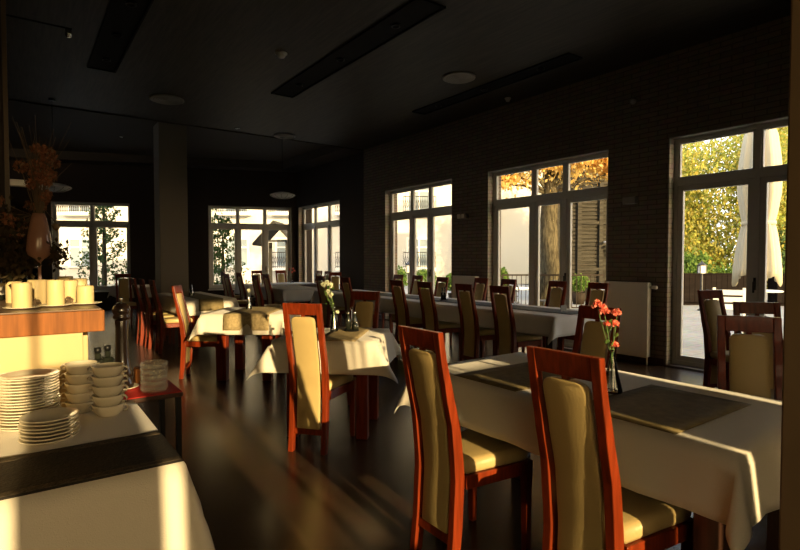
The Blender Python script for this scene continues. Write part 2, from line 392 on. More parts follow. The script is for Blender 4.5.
def pendant(X, Y, z, r, lab):
    x, y = cam(X, Y); top = CZ if y < 10.5 else CZ + .2
    e = tag(empty('pendant_lamp', (x, y, z)), lab, 'pendant lamp', 'flat patterned glass pendant lamps')
    MB().lathe([(0, -.07), (r * .35, -.068), (r * .8, -.04), (r, 0), (r * .96, .014), (r * .6, .05), (r * .15, .07), (0, .07)], 32).build('shade', 'crystal', e, smooth=True)
    rb = MB()
    for k in range(12):
        a = k * PI / 6
        rb.tube([(.2 * r * math.cos(a), .2 * r * math.sin(a), -.073), (.6 * r * math.cos(a), .6 * r * math.sin(a), -.060), (.97 * r * math.cos(a), .97 * r * math.sin(a), -.012)], .006, 5)
    rb.build('rib', 'grille', e)
    MB().tube([(0, 0, .07), (0, 0, top - z - .03)], .004, 6).build('cord', 'blackmetal', e)
    MB().lathe([(0, 0), (.05, 0), (.05, -.03), (0, -.03)], 16, (0, 0, top - z - .001)).build('ceiling_rose', 'blackmetal', e)
pendant(-2.45, 11.0, 2.68, .265, 'flat oval glass pendant lamp hanging before the far corner windows')
pendant(-5.55, 8.45, 2.50, .255, 'flat oval glass pendant lamp behind the dried flowers at the left')

# wall fittings on the window wall
e = tag(empty('emergency_light', (WS, 7.07, 2.12)), 'small pale twin-head emergency light on the wall between the two windows', 'wall light')
MB().box(-.05, -.001, -.11, .11, -.04, .04).build('housing', 'grille', e, bevel=.006)
for q in (-.055, .06): MB().box(-.085, -.05, q - .04, q + .04, -.035, .045).build('lamp_head', 'whitemetal', e, bevel=.006)
e = tag(empty('wall_lamp', (WS, 3.83, 2.12)), 'small grey box wall lamp on the brick between middle window and door', 'wall light')
MB().box(-.09, -.001, -.09, .09, -.04, .045).build('housing', 'grille', e, bevel=.008)
MB().box(-.085, -.01, -.08, .08, -.048, -.041).build('diffuser', 'lampglass', e)
e = tag(empty('motion_sensor', (WS, 3.83, 3.42)), 'tiny round sensor high on the wall above the box wall lamp', 'sensor')
MB().lathe([(0, 0), (.045, 0), (.045, .02), (.03, .045), (0, .055)], 18, mtx=Matrix.Rotation(-PI / 2, 4, 'Y')).build('body', 'grille', e, smooth=True)
e = tag(empty('track_light', (.03, 4.35, 2.95)), 'thin black spotlight rail jutting from the left pillar above the dried flowers', 'rail')
MB().bar((-.088, 0, 0), (.30, 0, 0), .012).build('rail', 'blackmetal', e)
MB().lathe([(0, 0), (.018, 0), (.022, -.03), (.016, -.05), (0, -.05)], 14, (.28, 0, -.007)).build('spot_head', 'chrome', e, smooth=True)
e = tag(empty('wall_sconce', (-.034, 4.12, 1.83)), 'small pale rectangular sconce on the left pillar beside the dried flowers', 'wall light')
MB().box(0, .09, -.03, .03, -.02, .02).build('shade', 'whitemetal', e, bevel=.004)

# ---------------------------------------------------------------- radiators
def radiator(t0, t1, lab):
    e = tag(empty('radiator', (WS, (t0 + t1) / 2, 0)), lab, 'radiator', 'tall flat white panel radiators'); L = (t1 - t0) / 2
    MB().box(-.15, -.125, -L, L, .09, 1.05).build('front_panel', 'whitemetal', e, bevel=.006)
    MB().box(-.06, -.04, -L + .01, L - .01, .1, 1.04).build('back_panel', 'whitemetal', e, bevel=.005)
    g = MB().box(-.124, -.061, -L + .002, -L + .01, .1, 1.045).box(-.124, -.061, L - .01, L - .002, .1, 1.045)
    g.build('side_cover', 'whitemetal', e)
    g = MB()
    n = int(2 * L / .03)
    for k in range(n): g.box(-.124, -.061, -L + .015 + k * .03, -L + .03 + k * .03, 1.03, 1.05)
    g.build('top_grille', 'whitemetal', e)
    MB().lathe([(0, 0), (.018, 0), (.022, .02), (.026, .08), (.018, .09), (0, .09)], 14, mtx=Matrix.Translation((-.1, -L - .005, .99)) @ Matrix.Rotation(PI / 2, 4, 'X')).build('valve', 'whitemetal', e, smooth=True)
    for q in (-L * .6, L * .6): MB().box(-.038, -.001, q - .02, q + .02, .2, .95).build('bracket', 'whitemetal', e)
    MB().tube([(-.09, -L + .03, .1), (-.09, -L + .03, .001)], .011, 8).build('pipe', 'whitemetal', e)
radiator(3.52, 4.13, 'tall flat white radiator on the wall between the middle window and the door')
radiator(6.62, 7.22, 'tall flat white radiator on the wall between the two left windows')

# ================================================================= FURNITURE
def prof(z):  # y of the back at height z (S-curve)
    pts = [(0, -.240), (.2, -.218), (.42, -.207), (.62, -.226), (.80, -.268), (.93, -.298), (1.05, -.318)]
    for (a, ya), (b, yb) in zip(pts, pts[1:]):
        if z <= b:
            u = (z - a) / (b - a); u = u * u * (3 - 2 * u) * .35 + u * .65
            return ya + (yb - ya) * u
    return pts[-1][1]
def make_chair():
    root = empty('dining_chair'); W = .142
    for sx in (-1, 1):
        rings = []
        for k in range(19):
            z = 1.05 * k / 18; y = prof(z); d = .046 + .010 * math.sin(PI * min(1, z / .9)) - .018 * (z / 1.05) ** 2; w = .036
            xo = sx * W; xi = sx * (W - w)
            rings.append([(xo, y - d / 2, z), (xi, y - d / 2, z), (xi, y + d / 2, z), (xo, y + d / 2, z)])
        MB().sections(rings).build('back_post', 'mahogany', root, bevel=.004, smooth=False)
    def rail(z0, z1, d, name, x=W - .036):
        rings = []
        for k in range(5):
            z = z0 + (z1 - z0) * k / 4; y = prof(z)
            rings.append([(-x, y - d / 2, z), (x, y - d / 2, z), (x, y + d / 2, z), (-x, y + d / 2, z)])
        return MB().sections(rings).build(name, 'mahogany', root, bevel=.003)
    rail(.970, 1.05, .026, 'top_rail'); rail(.125, .165, .03, 'bottom_rail')
    # upholstered back panel
    rings = []; hw0 = .087; zt = .957
    zs = [.166 + (.90 - .166) * k / 16 for k in range(17)] + [.925, .937, .946, .953, zt]
    for z in zs:
        r = .035; dz = max(0, z - (zt - r)); hw = hw0 - (r - math.sqrt(max(0, r * r - dz * dz))); y = prof(z); d = .034
        rings.append([(-hw, y - d / 2 + .004, z), (-hw * .85, y - d / 2, z), (hw * .85, y - d / 2, z), (hw, y - d / 2 + .004, z), (hw, y + d / 2 - .006, z), (hw * .7, y + d / 2 + .004, z), (-hw * .7, y + d / 2 + .004, z), (-hw, y + d / 2 - .006, z)])
    MB().sections(rings).build('back_panel', 'leather', root, bevel=.003, smooth=True)
    MB().box(-.012, .012, prof(.95) - .008, prof(.95) + .008, .9575, .9695).build('panel_pin', 'mahogany', root)
    # seat
    ap = MB(); b, f = .139, .182
    def rail2(p, q, w=.022, z0=.365, z1=.425):
        a, c = Vector((*p, 0)), Vector((*q, 0)); dv = (c - a).normalized(); n = Vector((-dv.y, dv.x, 0)) * w / 2
        vs = [ap.bm.verts.new(v + Vector((0, 0, z))) for z in (z0, z1) for v in (a + n, a - n, c - n, c + n)]
        for fc in ((3, 2, 1, 0), (4, 5, 6, 7), (0, 1, 5, 4), (1, 2, 6, 5), (2, 3, 7, 6), (3, 0, 4, 7)): ap.bm.faces.new([vs[i] for i in fc])
    rail2((-b, -.178), (-f, .175)); rail2((b, -.178), (f, .175)); rail2((-f + .01, .185), (f - .01, .185)); rail2((-b + .012, -.165), (b - .012, -.165))
    ap.build('seat_frame', 'mahogany', root, bevel=.003)
    rings = []
    for (z, k) in ((.427, .985), (.44, 1.02), (.468, 1.02), (.482, .97), (.488, .85), (.490, .5), (.491, .1)):
        ring = []
        for (x, y) in ((-b, -.17), (-b * .5, -.172), (b * .5, -.172), (b, -.17), ((b + f) / 2, .01), (f, .16), (f * .93, .195), (f * .5, .203), (-f * .5, .203), (-f * .93, .195), (-f, .16), (-(b + f) / 2, .01)):
            ring.append((x * k, .015 + (y - .015) * k, z))
        rings.append(ring)
    MB().sections(rings).build('seat_cushion', 'leather', root, smooth=True)
    for sx in (-1, 1):
        x = sx * (f - .005); rings = []
        for z, w in ((0, .030), (.25, .036), (.36, .042), (.426, .042)):
            y = .172; rings.append([(x - w / 2, y - w / 2, z), (x + w / 2, y - w / 2, z), (x + w / 2, y + w / 2, z), (x - w / 2, y + w / 2, z)])
        MB().sections(rings).build('front_leg', 'mahogany', root, bevel=.003)
    register(root); return root
CHAIR = make_chair(); CH_USED = [0]
CT = .322
def chair(label, group, top=None, foot=None, face=(0, 1), camframe=False, pos=None):
    fx, fy = face
    if camframe: fx, fy = cam(fx, fy)
    L = math.hypot(fx, fy); fx, fy = fx / L, fy / L
    o = CHAIR if not CH_USED[0] else copy_tree(CHAIR); CH_USED[0] += 1
    if top: p = (top[0] + fx * CT, top[1] + fy * CT)
    elif foot: p = (foot[0] + fx * .245, foot[1] + fy * .245)
    else: p = pos
    o.location = (p[0], p[1], 0); o.rotation_euler = (0, 0, math.atan2(-fx, fy)); tag(o, label, 'chair', group)
    return o
E_, W_, N_, S_ = (1, 0), (-1, 0), (0, 1), (0, -1)
GF = 'chairs at the front right table'; GM = 'chairs at the middle table'; GL = 'chairs along the left tables'; GW = 'chairs at the long table by the windows'; GB = 'chairs in the far corner'; GD = 'chairs near the glass door'
chair('red-brown high-back chair nearest the camera, at the right front of the long cloth table', GF, top=(1.42, 1.06), face=E_)
chair('red-brown high-back chair second from the camera, left end of the front table', GF, top=(1.385, 1.77), face=E_)
chair('dark chair facing us directly behind the coral carnations', GF, top=(2.96, 1.93), face=W_)
chair('dark chair with wide tan back beside the right pillar, across the front table', GF, top=cam(1.83, 2.75), face=(-.42, -.9), camframe=True)
chair('dark chair mostly hidden behind the tan chair at the right pillar', GD, top=cam(2.48, 3.65), face=(-.25, -.95), camframe=True)
chair('brown chair turned sideways right before the glass door', GD, top=cam(3.0, 5.08), face=(.28, -.96), camframe=True)
chair('sunlit red chair with glowing cream back in the centre of the room', GM, foot=cam(-.645, 3.62), face=(.27, .96), camframe=True)
chair('red chair facing us across the middle table, behind the white flowers', GM, top=cam(-.32, 4.88), face=(-.3, -.95), camframe=True)
chair('sunlit red chair seen from the side at the left of the small square table', GL, foot=cam(-2.48, 6.0), face=cam(.99, .1))
chair('red-edged chair nearest of the row of three along the left table', GL, foot=(1.61, 8.17), face=E_)
chair('middle chair of the row of three along the left table', GL, foot=(1.56, 8.66), face=E_)
chair('farthest chair of the row of three along the left table', GL, foot=(1.52, 9.1), face=E_)
chair('dark chair with bright top rail before the far left window', GL, top=cam(-5.65, 10.7), face=(.6, -.8), camframe=True)
for t, l in ((4.08, 'dark high-back chair on the near side of the window table, nearest the camera'), (4.66, 'dark high-back chair at the long window table, second from the near end'), (5.42, 'dark high-back chair at the long window table, third from the near end'), (6.05, 'dark high-back chair at the long window table, fourth from the near end'),
             (7.5, 'dark chair on the near side of the window table, just right of the white flowers'), (8.4, 'dark chair behind the white flowers, at the far end of the window table')):
    chair(l, GW, top=(4.33, t), face=E_)
for s, t, l in ((5.95, 3.90, 'dark chair facing us across the window table, rightmost, before the radiator'), (5.95, 4.52, 'dark chair facing us at the window table before the middle window mullion'), (5.95, 5.40, 'dark chair facing us at the window table under the left pane of the middle window'),
                (5.95, 5.98, 'dark chair facing us at the window table at the left jamb of the middle window'), (5.72, 6.65, 'pale-backed chair facing us at the window table before the left radiator'), (5.95, 7.62, 'chair facing us at the window table under the middle pane of the left window'), (5.95, 8.22, 'chair facing us at the window table under the left pane of the left window')):
    chair(l, GW, top=(s, t), face=W_)
for s, t, f, l in ((3.42, 10.75, E_, 'chair with lit back in front of the far corner table, second from the left'), (3.52, 9.42, E_, 'chair with lit back left of the vase, nearest of the far left group'), (3.85, 12.35, E_, 'far dark chair left of the corner table, leftmost of its group'),
                   (3.92, 11.45, E_, 'far dark chair left of the corner table, beside the blank window pane'), (4.02, 10.15, E_, 'chair seen from the side at the left end of the dark near corner table'),
                   (5.05, 13.35, S_, 'far chair under the gabled shelter in the window, back to the glass'), (5.65, 13.2, S_, 'far chair at the window post in the corner'), (6.3, 12.2, W_, 'far chair before the left pane of the side window'), (6.25, 11.65, W_, 'brown chair facing us before the right pane of the side window'),
                   (5.85, 10.55, (-.6, -.8), 'dark brown chair against the dark wall between the windows')):
    chair(l, GB, top=(s, t), face=f)

def make_table(name, label, x, y, rotz, L, Wd, cat='table', group=None, wood='mahogany', leg=.085, ins=.06):
    e = tag(empty(name, (x, y, 0), rotz), label, cat, group); a, b = L / 2, Wd / 2
    MB().box(-a, a, -b, b, .712, .742).build('tabletop', wood, e, bevel=.004)
    ap = MB().box(-a + .05, a - .05, -b + .03, -b + .05, .63, .711).box(-a + .05, a - .05, b - .05, b - .03, .63, .711).box(-a + .03, -a + .05, -b + .05, b - .05, .63, .711).box(a - .05, a - .03, -b + .05, b - .05, .63, .711)
    ap.build('apron', wood, e)
    xs = [-a + ins, a - ins - leg]
    for x0 in xs:
        for y0 in [-b + .06, b - .06 - leg] + ([-.53] if Wd > 3 else []): MB().box(x0, x0 + leg, y0, y0 + leg, 0, .711).build('leg', wood, e, bevel=.005)
    return e
def make_cloth(label, x, y, rotz, L, Wd, drop=.2, m='linen', seed=1, group='tablecloths', name='tablecloth', flare=.14, cat='tablecloth'):
    rnd = random.Random(seed); a, b = L / 2 + .006, Wd / 2 + .006; bm = bmesh.new()
    def axis(h):
        n = max(6, int(2 * h / .07)); core = [-h + 2 * h * i / n for i in range(n + 1)]
        d = [drop * i / 6 for i in range(1, 7)]
        return [-h - q for q in d[::-1]] + core + [h + q for q in d]
    U, V = axis(a), axis(b); ph = [rnd.uniform(0, 6.28) for _ in range(6)]
    g = {}
    for i, u in enumerate(U):
        for j, v in enumerate(V):
            cu, cv = max(-a, min(a, u)), max(-b, min(b, v)); du, dv = u - cu, v - cv; r = math.hypot(du, dv)
            if r < 1e-6: g[i, j] = bm.verts.new((u, v, .7455 + .0012 * math.sin(u * 9 + ph[0]) * math.sin(v * 11 + ph[1]))); continue
            nx, ny = du / r, dv / r; cor = abs(nx * ny) * 2
            fl = flare * (1 + 1.3 * cor) * r + .006 * min(1, r / .03)
            wv = (.010 * math.sin(cu * 13 + cv * 15 + ph[2]) + .006 * math.sin(cu * 31 + cv * 27 + ph[3])) * (r / drop) * (1 - cor)
            fl += wv
            z = .745 - math.sqrt(max(0, r * r - fl * fl)) if r > .02 else .745 - r * .5
            # corner folds: pull the sides of the corner in
            tw = .05 * cor * (r / drop) * math.sin(ph[4] + 3 * (1 if nx > 0 else 0) + 2 * (1 if ny > 0 else 0))
            g[i, j] = bm.verts.new((cu + nx * fl - ny * tw, cv + ny * fl + nx * tw, z))
    for i in range(len(U) - 1):
        for j in range(len(V) - 1): bm.faces.new((g[i, j], g[i + 1, j], g[i + 1, j + 1], g[i, j + 1]))
    mb = MB(); mb.bm.free(); mb.bm = bm
    o = mb.build(name, m, loc=(x, y, 0), rotz=rotz, smooth=True, norm=False)
    md = o.modifiers.new('thick', 'SOLIDIFY'); md.thickness = .003; md.offset = 1
    tag(o, label, cat, group); return o
def make_runner(label, x, y, rotz, Wd, span, hang0=0., hang1=0., m='runner', group='table runners', zt=.7525, drop_off=.019, border=None):
    """band of width Wd (local x) lying along local y from -span/2 to span/2; hangs by hang0 / hang1"""
    h = span / 2; path = []
    def over(sgn, hang):
        q = []
        if hang > 0:
            for k in range(4, 0, -1): q.append((sgn * (h + drop_off + .14 * hang * k / 4 + .006), zt - .006 - hang * k / 4))
            q.append((sgn * (h + drop_off - .004), zt - .003))
        return q
    path += over(-1, hang0)
    n = 10; lim0 = -h if hang0 == 0 else -h; path += [(-h + 2 * h * k / n, zt) for k in range(n + 1)]
    path += over(1, hang1)[::-1]
    mb = MB(); nx = 6
    V = [[mb.bm.verts.new((-Wd / 2 + Wd * i / nx, p[0], p[1])) for i in range(nx + 1)] for p in path]
    for r0, r1 in zip(V, V[1:]):
        for i in range(nx): mb.bm.faces.new((r0[i], r0[i + 1], r1[i + 1], r1[i]))
    o = mb.build('table_runner', m, loc=(x, y, 0), rotz=rotz, norm=False, smooth=True)
    md = o.modifiers.new('thick', 'SOLIDIFY'); md.thickness = .003; md.offset = 1
    return tag(o, label, 'table runner', group)
# front right table  s 1.75-2.61, t .67-2.28
make_table('dining_table', 'front right dining table under the long ivory cloth', 2.18, 1.475, 0, .84, 1.58, group='dining tables', wood='darkwood')
make_cloth('long ivory tablecloth on the front right table with hanging corners', 2.18, 1.475, 0, .85, 1.60, .20, seed=3, flare=.16)
make_runner('olive brown runner across the front table, the one beside the nearest chair and vase', 2.11, 1.09, PI / 2, .42, .62)
bpy.context.view_layer.update()
COL.objects[-1].rotation_euler = (0, 0, PI / 2)
make_runner('olive brown runner across the far left part of the front table', 2.11, 1.80, PI / 2, .41, .62)
# middle table (turned)
T2 = cam(-.52, 4.20); R2 = -YAW - .11
make_table('dining_table', 'square middle dining table behind the central sunlit chair', *T2, R2, .74, .70, group='dining tables')
make_cloth('sunlit ivory tablecloth on the square middle table', *T2, R2, .76, .72, .235, seed=5, flare=.22)
make_runner('gold runner hanging over the front of the square middle table', *cam(-.43, 4.21), R2, .30, .725, .16, .1, m='goldrunner')
# small square table at left
T3 = cam(-1.72, 6.12); R3 = -YAW - .02
make_table('dining_table', 'square dining table at left with sunlit front and thick red legs', *T3, R3, .86, .80, group='dining tables', leg=.10, ins=.13)
make_cloth('ivory tablecloth half sunlit on the square table left of centre', *T3, R3, .88, .82, .22, seed=8, flare=.2)
make_runner('gold runner folded over the front edge of the square left table', *cam(-1.66, 6.12), R3, .50, .825, .17, .1, m='goldrunner')
# left long table  s 1.95-2.7  t 8.05-10.0
make_table('dining_table', 'long dining table further back at left beside the row of three chairs', 2.33, 9.02, 0, .74, 1.92, group='dining tables', ins=.12)
make_cloth('grey-lit ivory tablecloth on the long left table', 2.33, 9.02, 0, .75, 1.95, .23, seed=11)
make_runner('olive runner hanging over the near end of the long left table', 2.33, 9.02, 0, .36, 1.955, .17, .1, m='runner')
# far left table behind the column
make_table('dining_table', 'far left dining table mostly hidden behind the column', 2.1, 12.9, 0, .76, 1.2, group='dining tables')
make_cloth('grey-lit tablecloth on the far left table behind the column', 2.1, 12.9, 0, .78, 1.22, .22, seed=13)
# long window table
make_table('banquet_table', 'long dark banquet table running along the window wall', 4.95, 6.19, 0, .88, 5.42, group='dining tables', wood='darkwood')
make_cloth('long white tablecloth on the banquet table by the windows', 4.95, 6.19, 0, .90, 5.45, .21, m='whitelinen', seed=17)
make_runner('slate grey runner along the long window table', 4.98, 6.19, 0, .40, 5.44, .0, .0, m='greyrunner')
# far corner tables
make_table('dining_table', 'near dining table of the far corner pair with dark shadowed cloth', 4.62, 10.35, 0, .84, 1.36, group='dining tables', wood='darkwood')
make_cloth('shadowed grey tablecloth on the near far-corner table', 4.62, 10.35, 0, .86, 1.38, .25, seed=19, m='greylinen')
make_table('dining_table', 'far dining table under the corner windows', 5.15, 12.2, 0, 1.7, .85, group='dining tables', wood='darkwood')
make_cloth('pale grey tablecloth on the farthest table under the corner windows', 5.15, 12.2, 0, 1.72, .87, .24, seed=23, m='whitelinen')

# ---------------------------------------------------------------- vases
def petals(mb, c, r, n, size, rnd, half=False):
    for _ in range(n):
        d = Vector((rnd.gauss(0, 1), rnd.gauss(0, 1), rnd.gauss(0, 1))).normalized()
        if half and d.z < -.2: d.z = -d.z
        mb.leaf(Vector(c) + d * r * rnd.uniform(.55, 1), size, rnd)
def bottle_vase(e, h=.19, rb=.038, rn=.011, hw=.35):
    pr = [(0, .0), (rb * .95, .0), (rb, .006), (rb, .012), (rb * .92, .03), (rb * .62, h * .42), (rb * .40, h * .68), (rn, h * .84), (rn, h * .96), (rn + .004, h),
          (rn + .001, h), (rn - .002, h * .95), (rn - .002, h * .84), (rb * .33, h * .68), (rb * .54, h * .42), (rb * .84, .034), (rb * .84, .016), (0, .014)]
    MB().lathe(pr, 24).build('glass', 'vaseglass', e, smooth=True)
ZT = .7495
rv = random.Random(5)
e = tag(empty('flower_vase', (2.137, 1.328, ZT + .0065), -YAW), 'conical glass bottle vase with coral carnations on the front right table', 'vase', 'small glass vases on the tables')
bottle_vase(e, .19, .044)
for i, (dx, dz, r) in enumerate(((-.066, .385, .026), (-.040, .358, .026), (.024, .348, .022), (.014, .300, .020), (-.028, .304, .013), (.010, .205, .022))):
    dy = rv.uniform(-.02, .02); z1 = dz
    MB().tube([(0, 0, .02 if i < 5 else .1), (dx * .1, dy * .1, .17), (dx * .6, dy * .6, (.17 + z1) / 2), (dx, dy, z1 - .012)], .0016, 5).build('stem', 'stem', e)
    mb = MB(); petals(mb, (dx, dy, z1), r, 70, .017, rv, True); mb.build('carnation' if i != 4 else 'bud', 'coral', e, norm=False)
mb = MB()
for k in range(10): mb.leaf((rv.uniform(-.03, .02), rv.uniform(-.02, .02), rv.uniform(.2, .32)), .03, rv)
mb.build('foliage', 'shrub', e, norm=False)
e = tag(empty('flower_vase', (*cam(-.545, 4.32), ZT + .0065), -YAW), 'glass bottle vase with white blossoms on the middle table', 'vase', 'small glass vases on the tables')
bottle_vase(e, .2, .034)
for i, (dx, dz) in enumerate(((-.085, .385), (-.055, .40), (-.03, .375), (-.05, .32), (-.02, .30), (.03, .16))):
    dy = rv.uniform(-.03, .03)
    MB().tube([(0, 0, .03), (dx * .1, dy * .1, .17), (dx, dy, dz - .01)] if i < 5 else [(0, 0, .1), (.004, 0, .155), (dx, dy, dz)], .0015, 5).build('stem', 'stem', e)
    mb = MB(); petals(mb, (dx, dy, dz), .022 if i < 5 else .012, 40, .02, rv); mb.build('blossom', 'whitepetal', e, norm=False)
mb = MB()
for k in range(26): mb.leaf((rv.uniform(-.08, .0), rv.uniform(-.03, .03), rv.uniform(.22, .38)), .028, rv)
mb.build('foliage', 'shrub', e, norm=False)
e = tag(empty('flower_vase', (*cam(-1.79, 6.2), ZT + .0065), -YAW), 'glass bottle vase with one small white bloom on the square left table', 'vase', 'small glass vases on the tables')
bottle_vase(e, .19, .036)
MB().tube([(0, 0, .03), (0, 0, .17), (.005, 0, .215)], .0015, 5).build('stem', 'stem', e)
mb = MB(); petals(mb, (.005, 0, .225), .022, 40, .02, rv); mb.build('blossom', 'whitepetal', e, norm=False)
e = tag(empty('flower_vase', (2.27, 8.9, ZT + .0065)), 'empty pale glass bottle vase on the long left table near the column', 'vase', 'small glass vases on the tables')
bottle_vase(e, .19, .04)
MB().tube([(0, 0, .02), (0, 0, .16), (.01, 0, .2)], .0018, 5).build('stem', 'stem', e)
e = tag(empty('flower_vase', (5.55, 12.25, ZT + .0006)), 'small vase with tiny pink flowers on the farthest corner table', 'vase', 'small glass vases on the tables')
bottle_vase(e, .19, .04)
for dx, dz in ((-.06, .34), (.03, .36), (.07, .30), (0, .27)):
    MB().tube([(0, 0, .03), (dx * .1, 0, .17), (dx, 0, dz)], .002, 5).build('stem', 'stem', e)
    mb = MB(); petals(mb, (dx, 0, dz), .03, 30, .026, rv); mb.build('blossom', 'coral', e, norm=False)
e = tag(empty('flower_vase', (4.72, 12.05, ZT + .0006)), 'small white vase on the left part of the farthest corner table', 'vase', 'small glass vases on the tables')
MB().lathe([(0, 0), (.035, 0), (.045, .03), (.03, .1), (.018, .13), (.024, .16), (.014, .16), (.012, .13), (0, .12)], 20).build('body', 'porcelain', e, smooth=True)
mb = MB(); petals(mb, (0, 0, .2), .04, 40, .03, rv); mb.build('blossom', 'whitepetal', e, norm=False)
# cruets on the middle table and shakers on the window table
e = tag(empty('cruet_set', (*cam(-.40, 4.33), ZT + .0065), -YAW), 'dark cruet set with small shaker on the middle table beside the white flowers', 'cruet set')
MB().lathe([(0, 0), (.06, 0), (.062, .008), (0, .01)], 24).build('tray', 'blackmetal', e)
MB().tube([(0, 0, .01), (0, 0, .17), (.012, 0, .185), (0, 0, .2), (-.012, 0, .185), (0, 0, .17)], .003, 6).build('handle', 'chrome', e)
for (x, y, h, r) in ((-.028, .0, .15, .022), (.022, .026, .15, .022), (.028, -.026, .085, .018), (.045, -.005, .07, .014)):
    b = MB().lathe([(0, .0105), (r, .0105), (r, h * .6), (r * .5, h * .78), (r * .45, h * .92), (0, h * .92)], 18, (x, y, 0)).build('bottle', 'darkglass', e, smooth=True)
    MB().lathe([(0, h * .921), (r * .55, h * .921), (r * .6, h * 1.0), (r * .3, h * 1.08), (0, h * 1.1)], 14, (x, y, 0)).build('stopper', 'chrome', b, smooth=True)
e = tag(empty('cruet_set', (4.93, 5.72, ZT + .0065)), 'pair of dark oil bottles on the long window table between chair backs', 'cruet set')
MB().box(-.05, .05, -.03, .03, 0, .012).build('tray', 'darkwood', e, bevel=.003)
for q in (-.025, .025):
    b = MB().lathe([(0, .0125), (.02, .0125), (.02, .1), (.009, .125), (.009, .165), (0, .165)], 16, (q, 0, 0)).build('bottle', 'darkglass', e, smooth=True)
    MB().lathe([(0, .166), (.01, .166), (.01, .185), (0, .188)], 12, (q, 0, 0)).build('cap', 'blackmetal', b, smooth=True)
e = tag(empty('napkin_holder', (5.0, 3.72, ZT + .0065)), 'small grey card holder on the near end of the long window table', 'napkin holder')
MB().box(-.05, .05, -.004, .004, 0, .07).build('card', 'greylinen', e); MB().box(-.03, .03, -.02, -.0045, 0, .01).box(-.03, .03, .0045, .02, 0, .01).build('base', 'chrome', e)

# ================================================================= SERVICE CORNER (left foreground)
make_table('buffet_table', 'buffet table in the left foreground under the ivory cloth', -.36, 2.02, 0, 1.46, .80, group='dining tables', wood='darkwood')
make_cloth('ivory tablecloth on the buffet table holding plates and cups', -.36, 2.03, 0, 1.48, .84, .32, seed=29, flare=.13)
o = make_runner('dark brown runner with patterned borders on the buffet table', -.36, 1.785, PI / 2, .335, 1.49, .0, .0, m='darkrunner')
for y0, y1 in ((-.155, -.125), (.125, .155)):
    MB().box(y0, y1, -.74, .74, .7552, .7568).build('border', 'runneredge', o)
# plates
def plate_profile(r, h=.018, t=.0045):
    return [(0, .0), (r * .55, .0), (r * .58, .002), (r * .62, .004), (r * .97, h - t), (r, h - t * .4), (r * .99, h), (r * .95, h - .0005), (r * .6, .004 + t), (r * .55, .0035 + t * .6), (0, .0035 + t * .6)]
def ordinal(i, n, thing, st):
    W = ['top', 'second', 'third', 'fourth', 'fifth', 'sixth', 'seventh', 'eighth', 'ninth', 'tenth', 'eleventh', 'twelfth', 'thirteenth', 'fourteenth', 'fifteenth', 'sixteenth', 'seventeenth', 'eighteenth', 'nineteenth']
    if i == 0: return 'topmost %s of %s' % (thing, st)
    if i == n - 1: return 'bottom %s of %s' % (thing, st)
    return '%s %s from the top of %s' % (W[i], thing, st)
def stack(x, y, r, n, pitch, st, group, seed, jit=.003):
    rnd = random.Random(seed)
    for i in range(n):
        o = PL.copy() if i or r != .085 else PL
        if o is not PL or not PLU[0]:
            pass
        if o.name not in COL.objects: COL.objects.link(o)
        o.location = (x + rnd.uniform(-jit, jit), y + rnd.uniform(-jit, jit), ZT + .0005 + i * pitch)
        s = r / .085; o.scale = (s, s, 1)
        tag(o, ordinal(n - 1 - i, n, 'white plate', st), 'plate', group)
PL = MB().lathe(plate_profile(.085, .017), 48).build('dinner_plate', 'porcelain', smooth=True); PLU = [0]
stack(.075, 2.075, .085, 7, .0116, 'the low front stack on the buffet', 'plates in the low front stack', 1)
stack(.02, 2.285, .097, 18, .0102, 'the tall stack by the counter', 'plates in the tall stack', 2)
# two-handled soup cups
CU = empty('soup_cup')
MB().lathe([(0, 0), (.036, 0), (.04, .004), (.05, .018), (.0545, .035), (.056, .044), (.053, .044), (.051, .034), (.045, .016), (.034, .007), (0, .006)], 32).build('bowl', 'porcelain', CU, smooth=True)
for a in (0, PI):
    pts = [(.0535, 0, .037), (.066, 0, .039), (.073, 0, .030), (.069, 0, .019), (.0525, 0, .0165)]
    mb = MB().tube(pts, .0038, 8); bmesh.ops.rotate(mb.bm, verts=mb.bm.verts, matrix=Matrix.Rotation(a, 3, 'Z')); mb.build('handle', 'porcelain', CU, smooth=True)
register(CU)
first = True
for (x, y, n, a, st, g) in ((.272, 2.285, 5, -.62, 'the front stack of soup cups', 'soup cups in the front stack'), (.255, 2.455 - .03, 0, 0, '', ''), (.192, 2.397, 5, -.4, 'the rear stack of soup cups', 'soup cups in the rear stack')):
    for i in range(n):
        o = CU if first else copy_tree(CU); first = False
        o.location = (x, y, ZT + .0005 + i * .0372); o.rotation_euler = (0, 0, a + rv.uniform(-.12, .12))
        tag(o, ordinal(n - 1 - i, n, 'two-handled white cup', st), 'cup', g)

# counter
e = tag(empty('service_counter', (-1.0, 2.9, 0)), 'wood-topped service counter with cream glossy front at left', 'counter')
MB().box(-1.45, 1.30, -.30, .62, 1.037, 1.128).build('fascia', 'counterwood', e, bevel=.003)
MB().box(-1.45, 1.29, -.28, .61, 1.1285, 1.134).build('countertop', 'countertop', e)
MB().box(-1.44, 1.22, -.28, .55, .0, 1.036).build('front_panel', 'creampanel', e, bevel=.004)
MB().box(1.221, 1.252, -.12, .50, .0, 1.036).build('side_panel', 'creampanel', e, bevel=.003)
CTOP = 1.1345
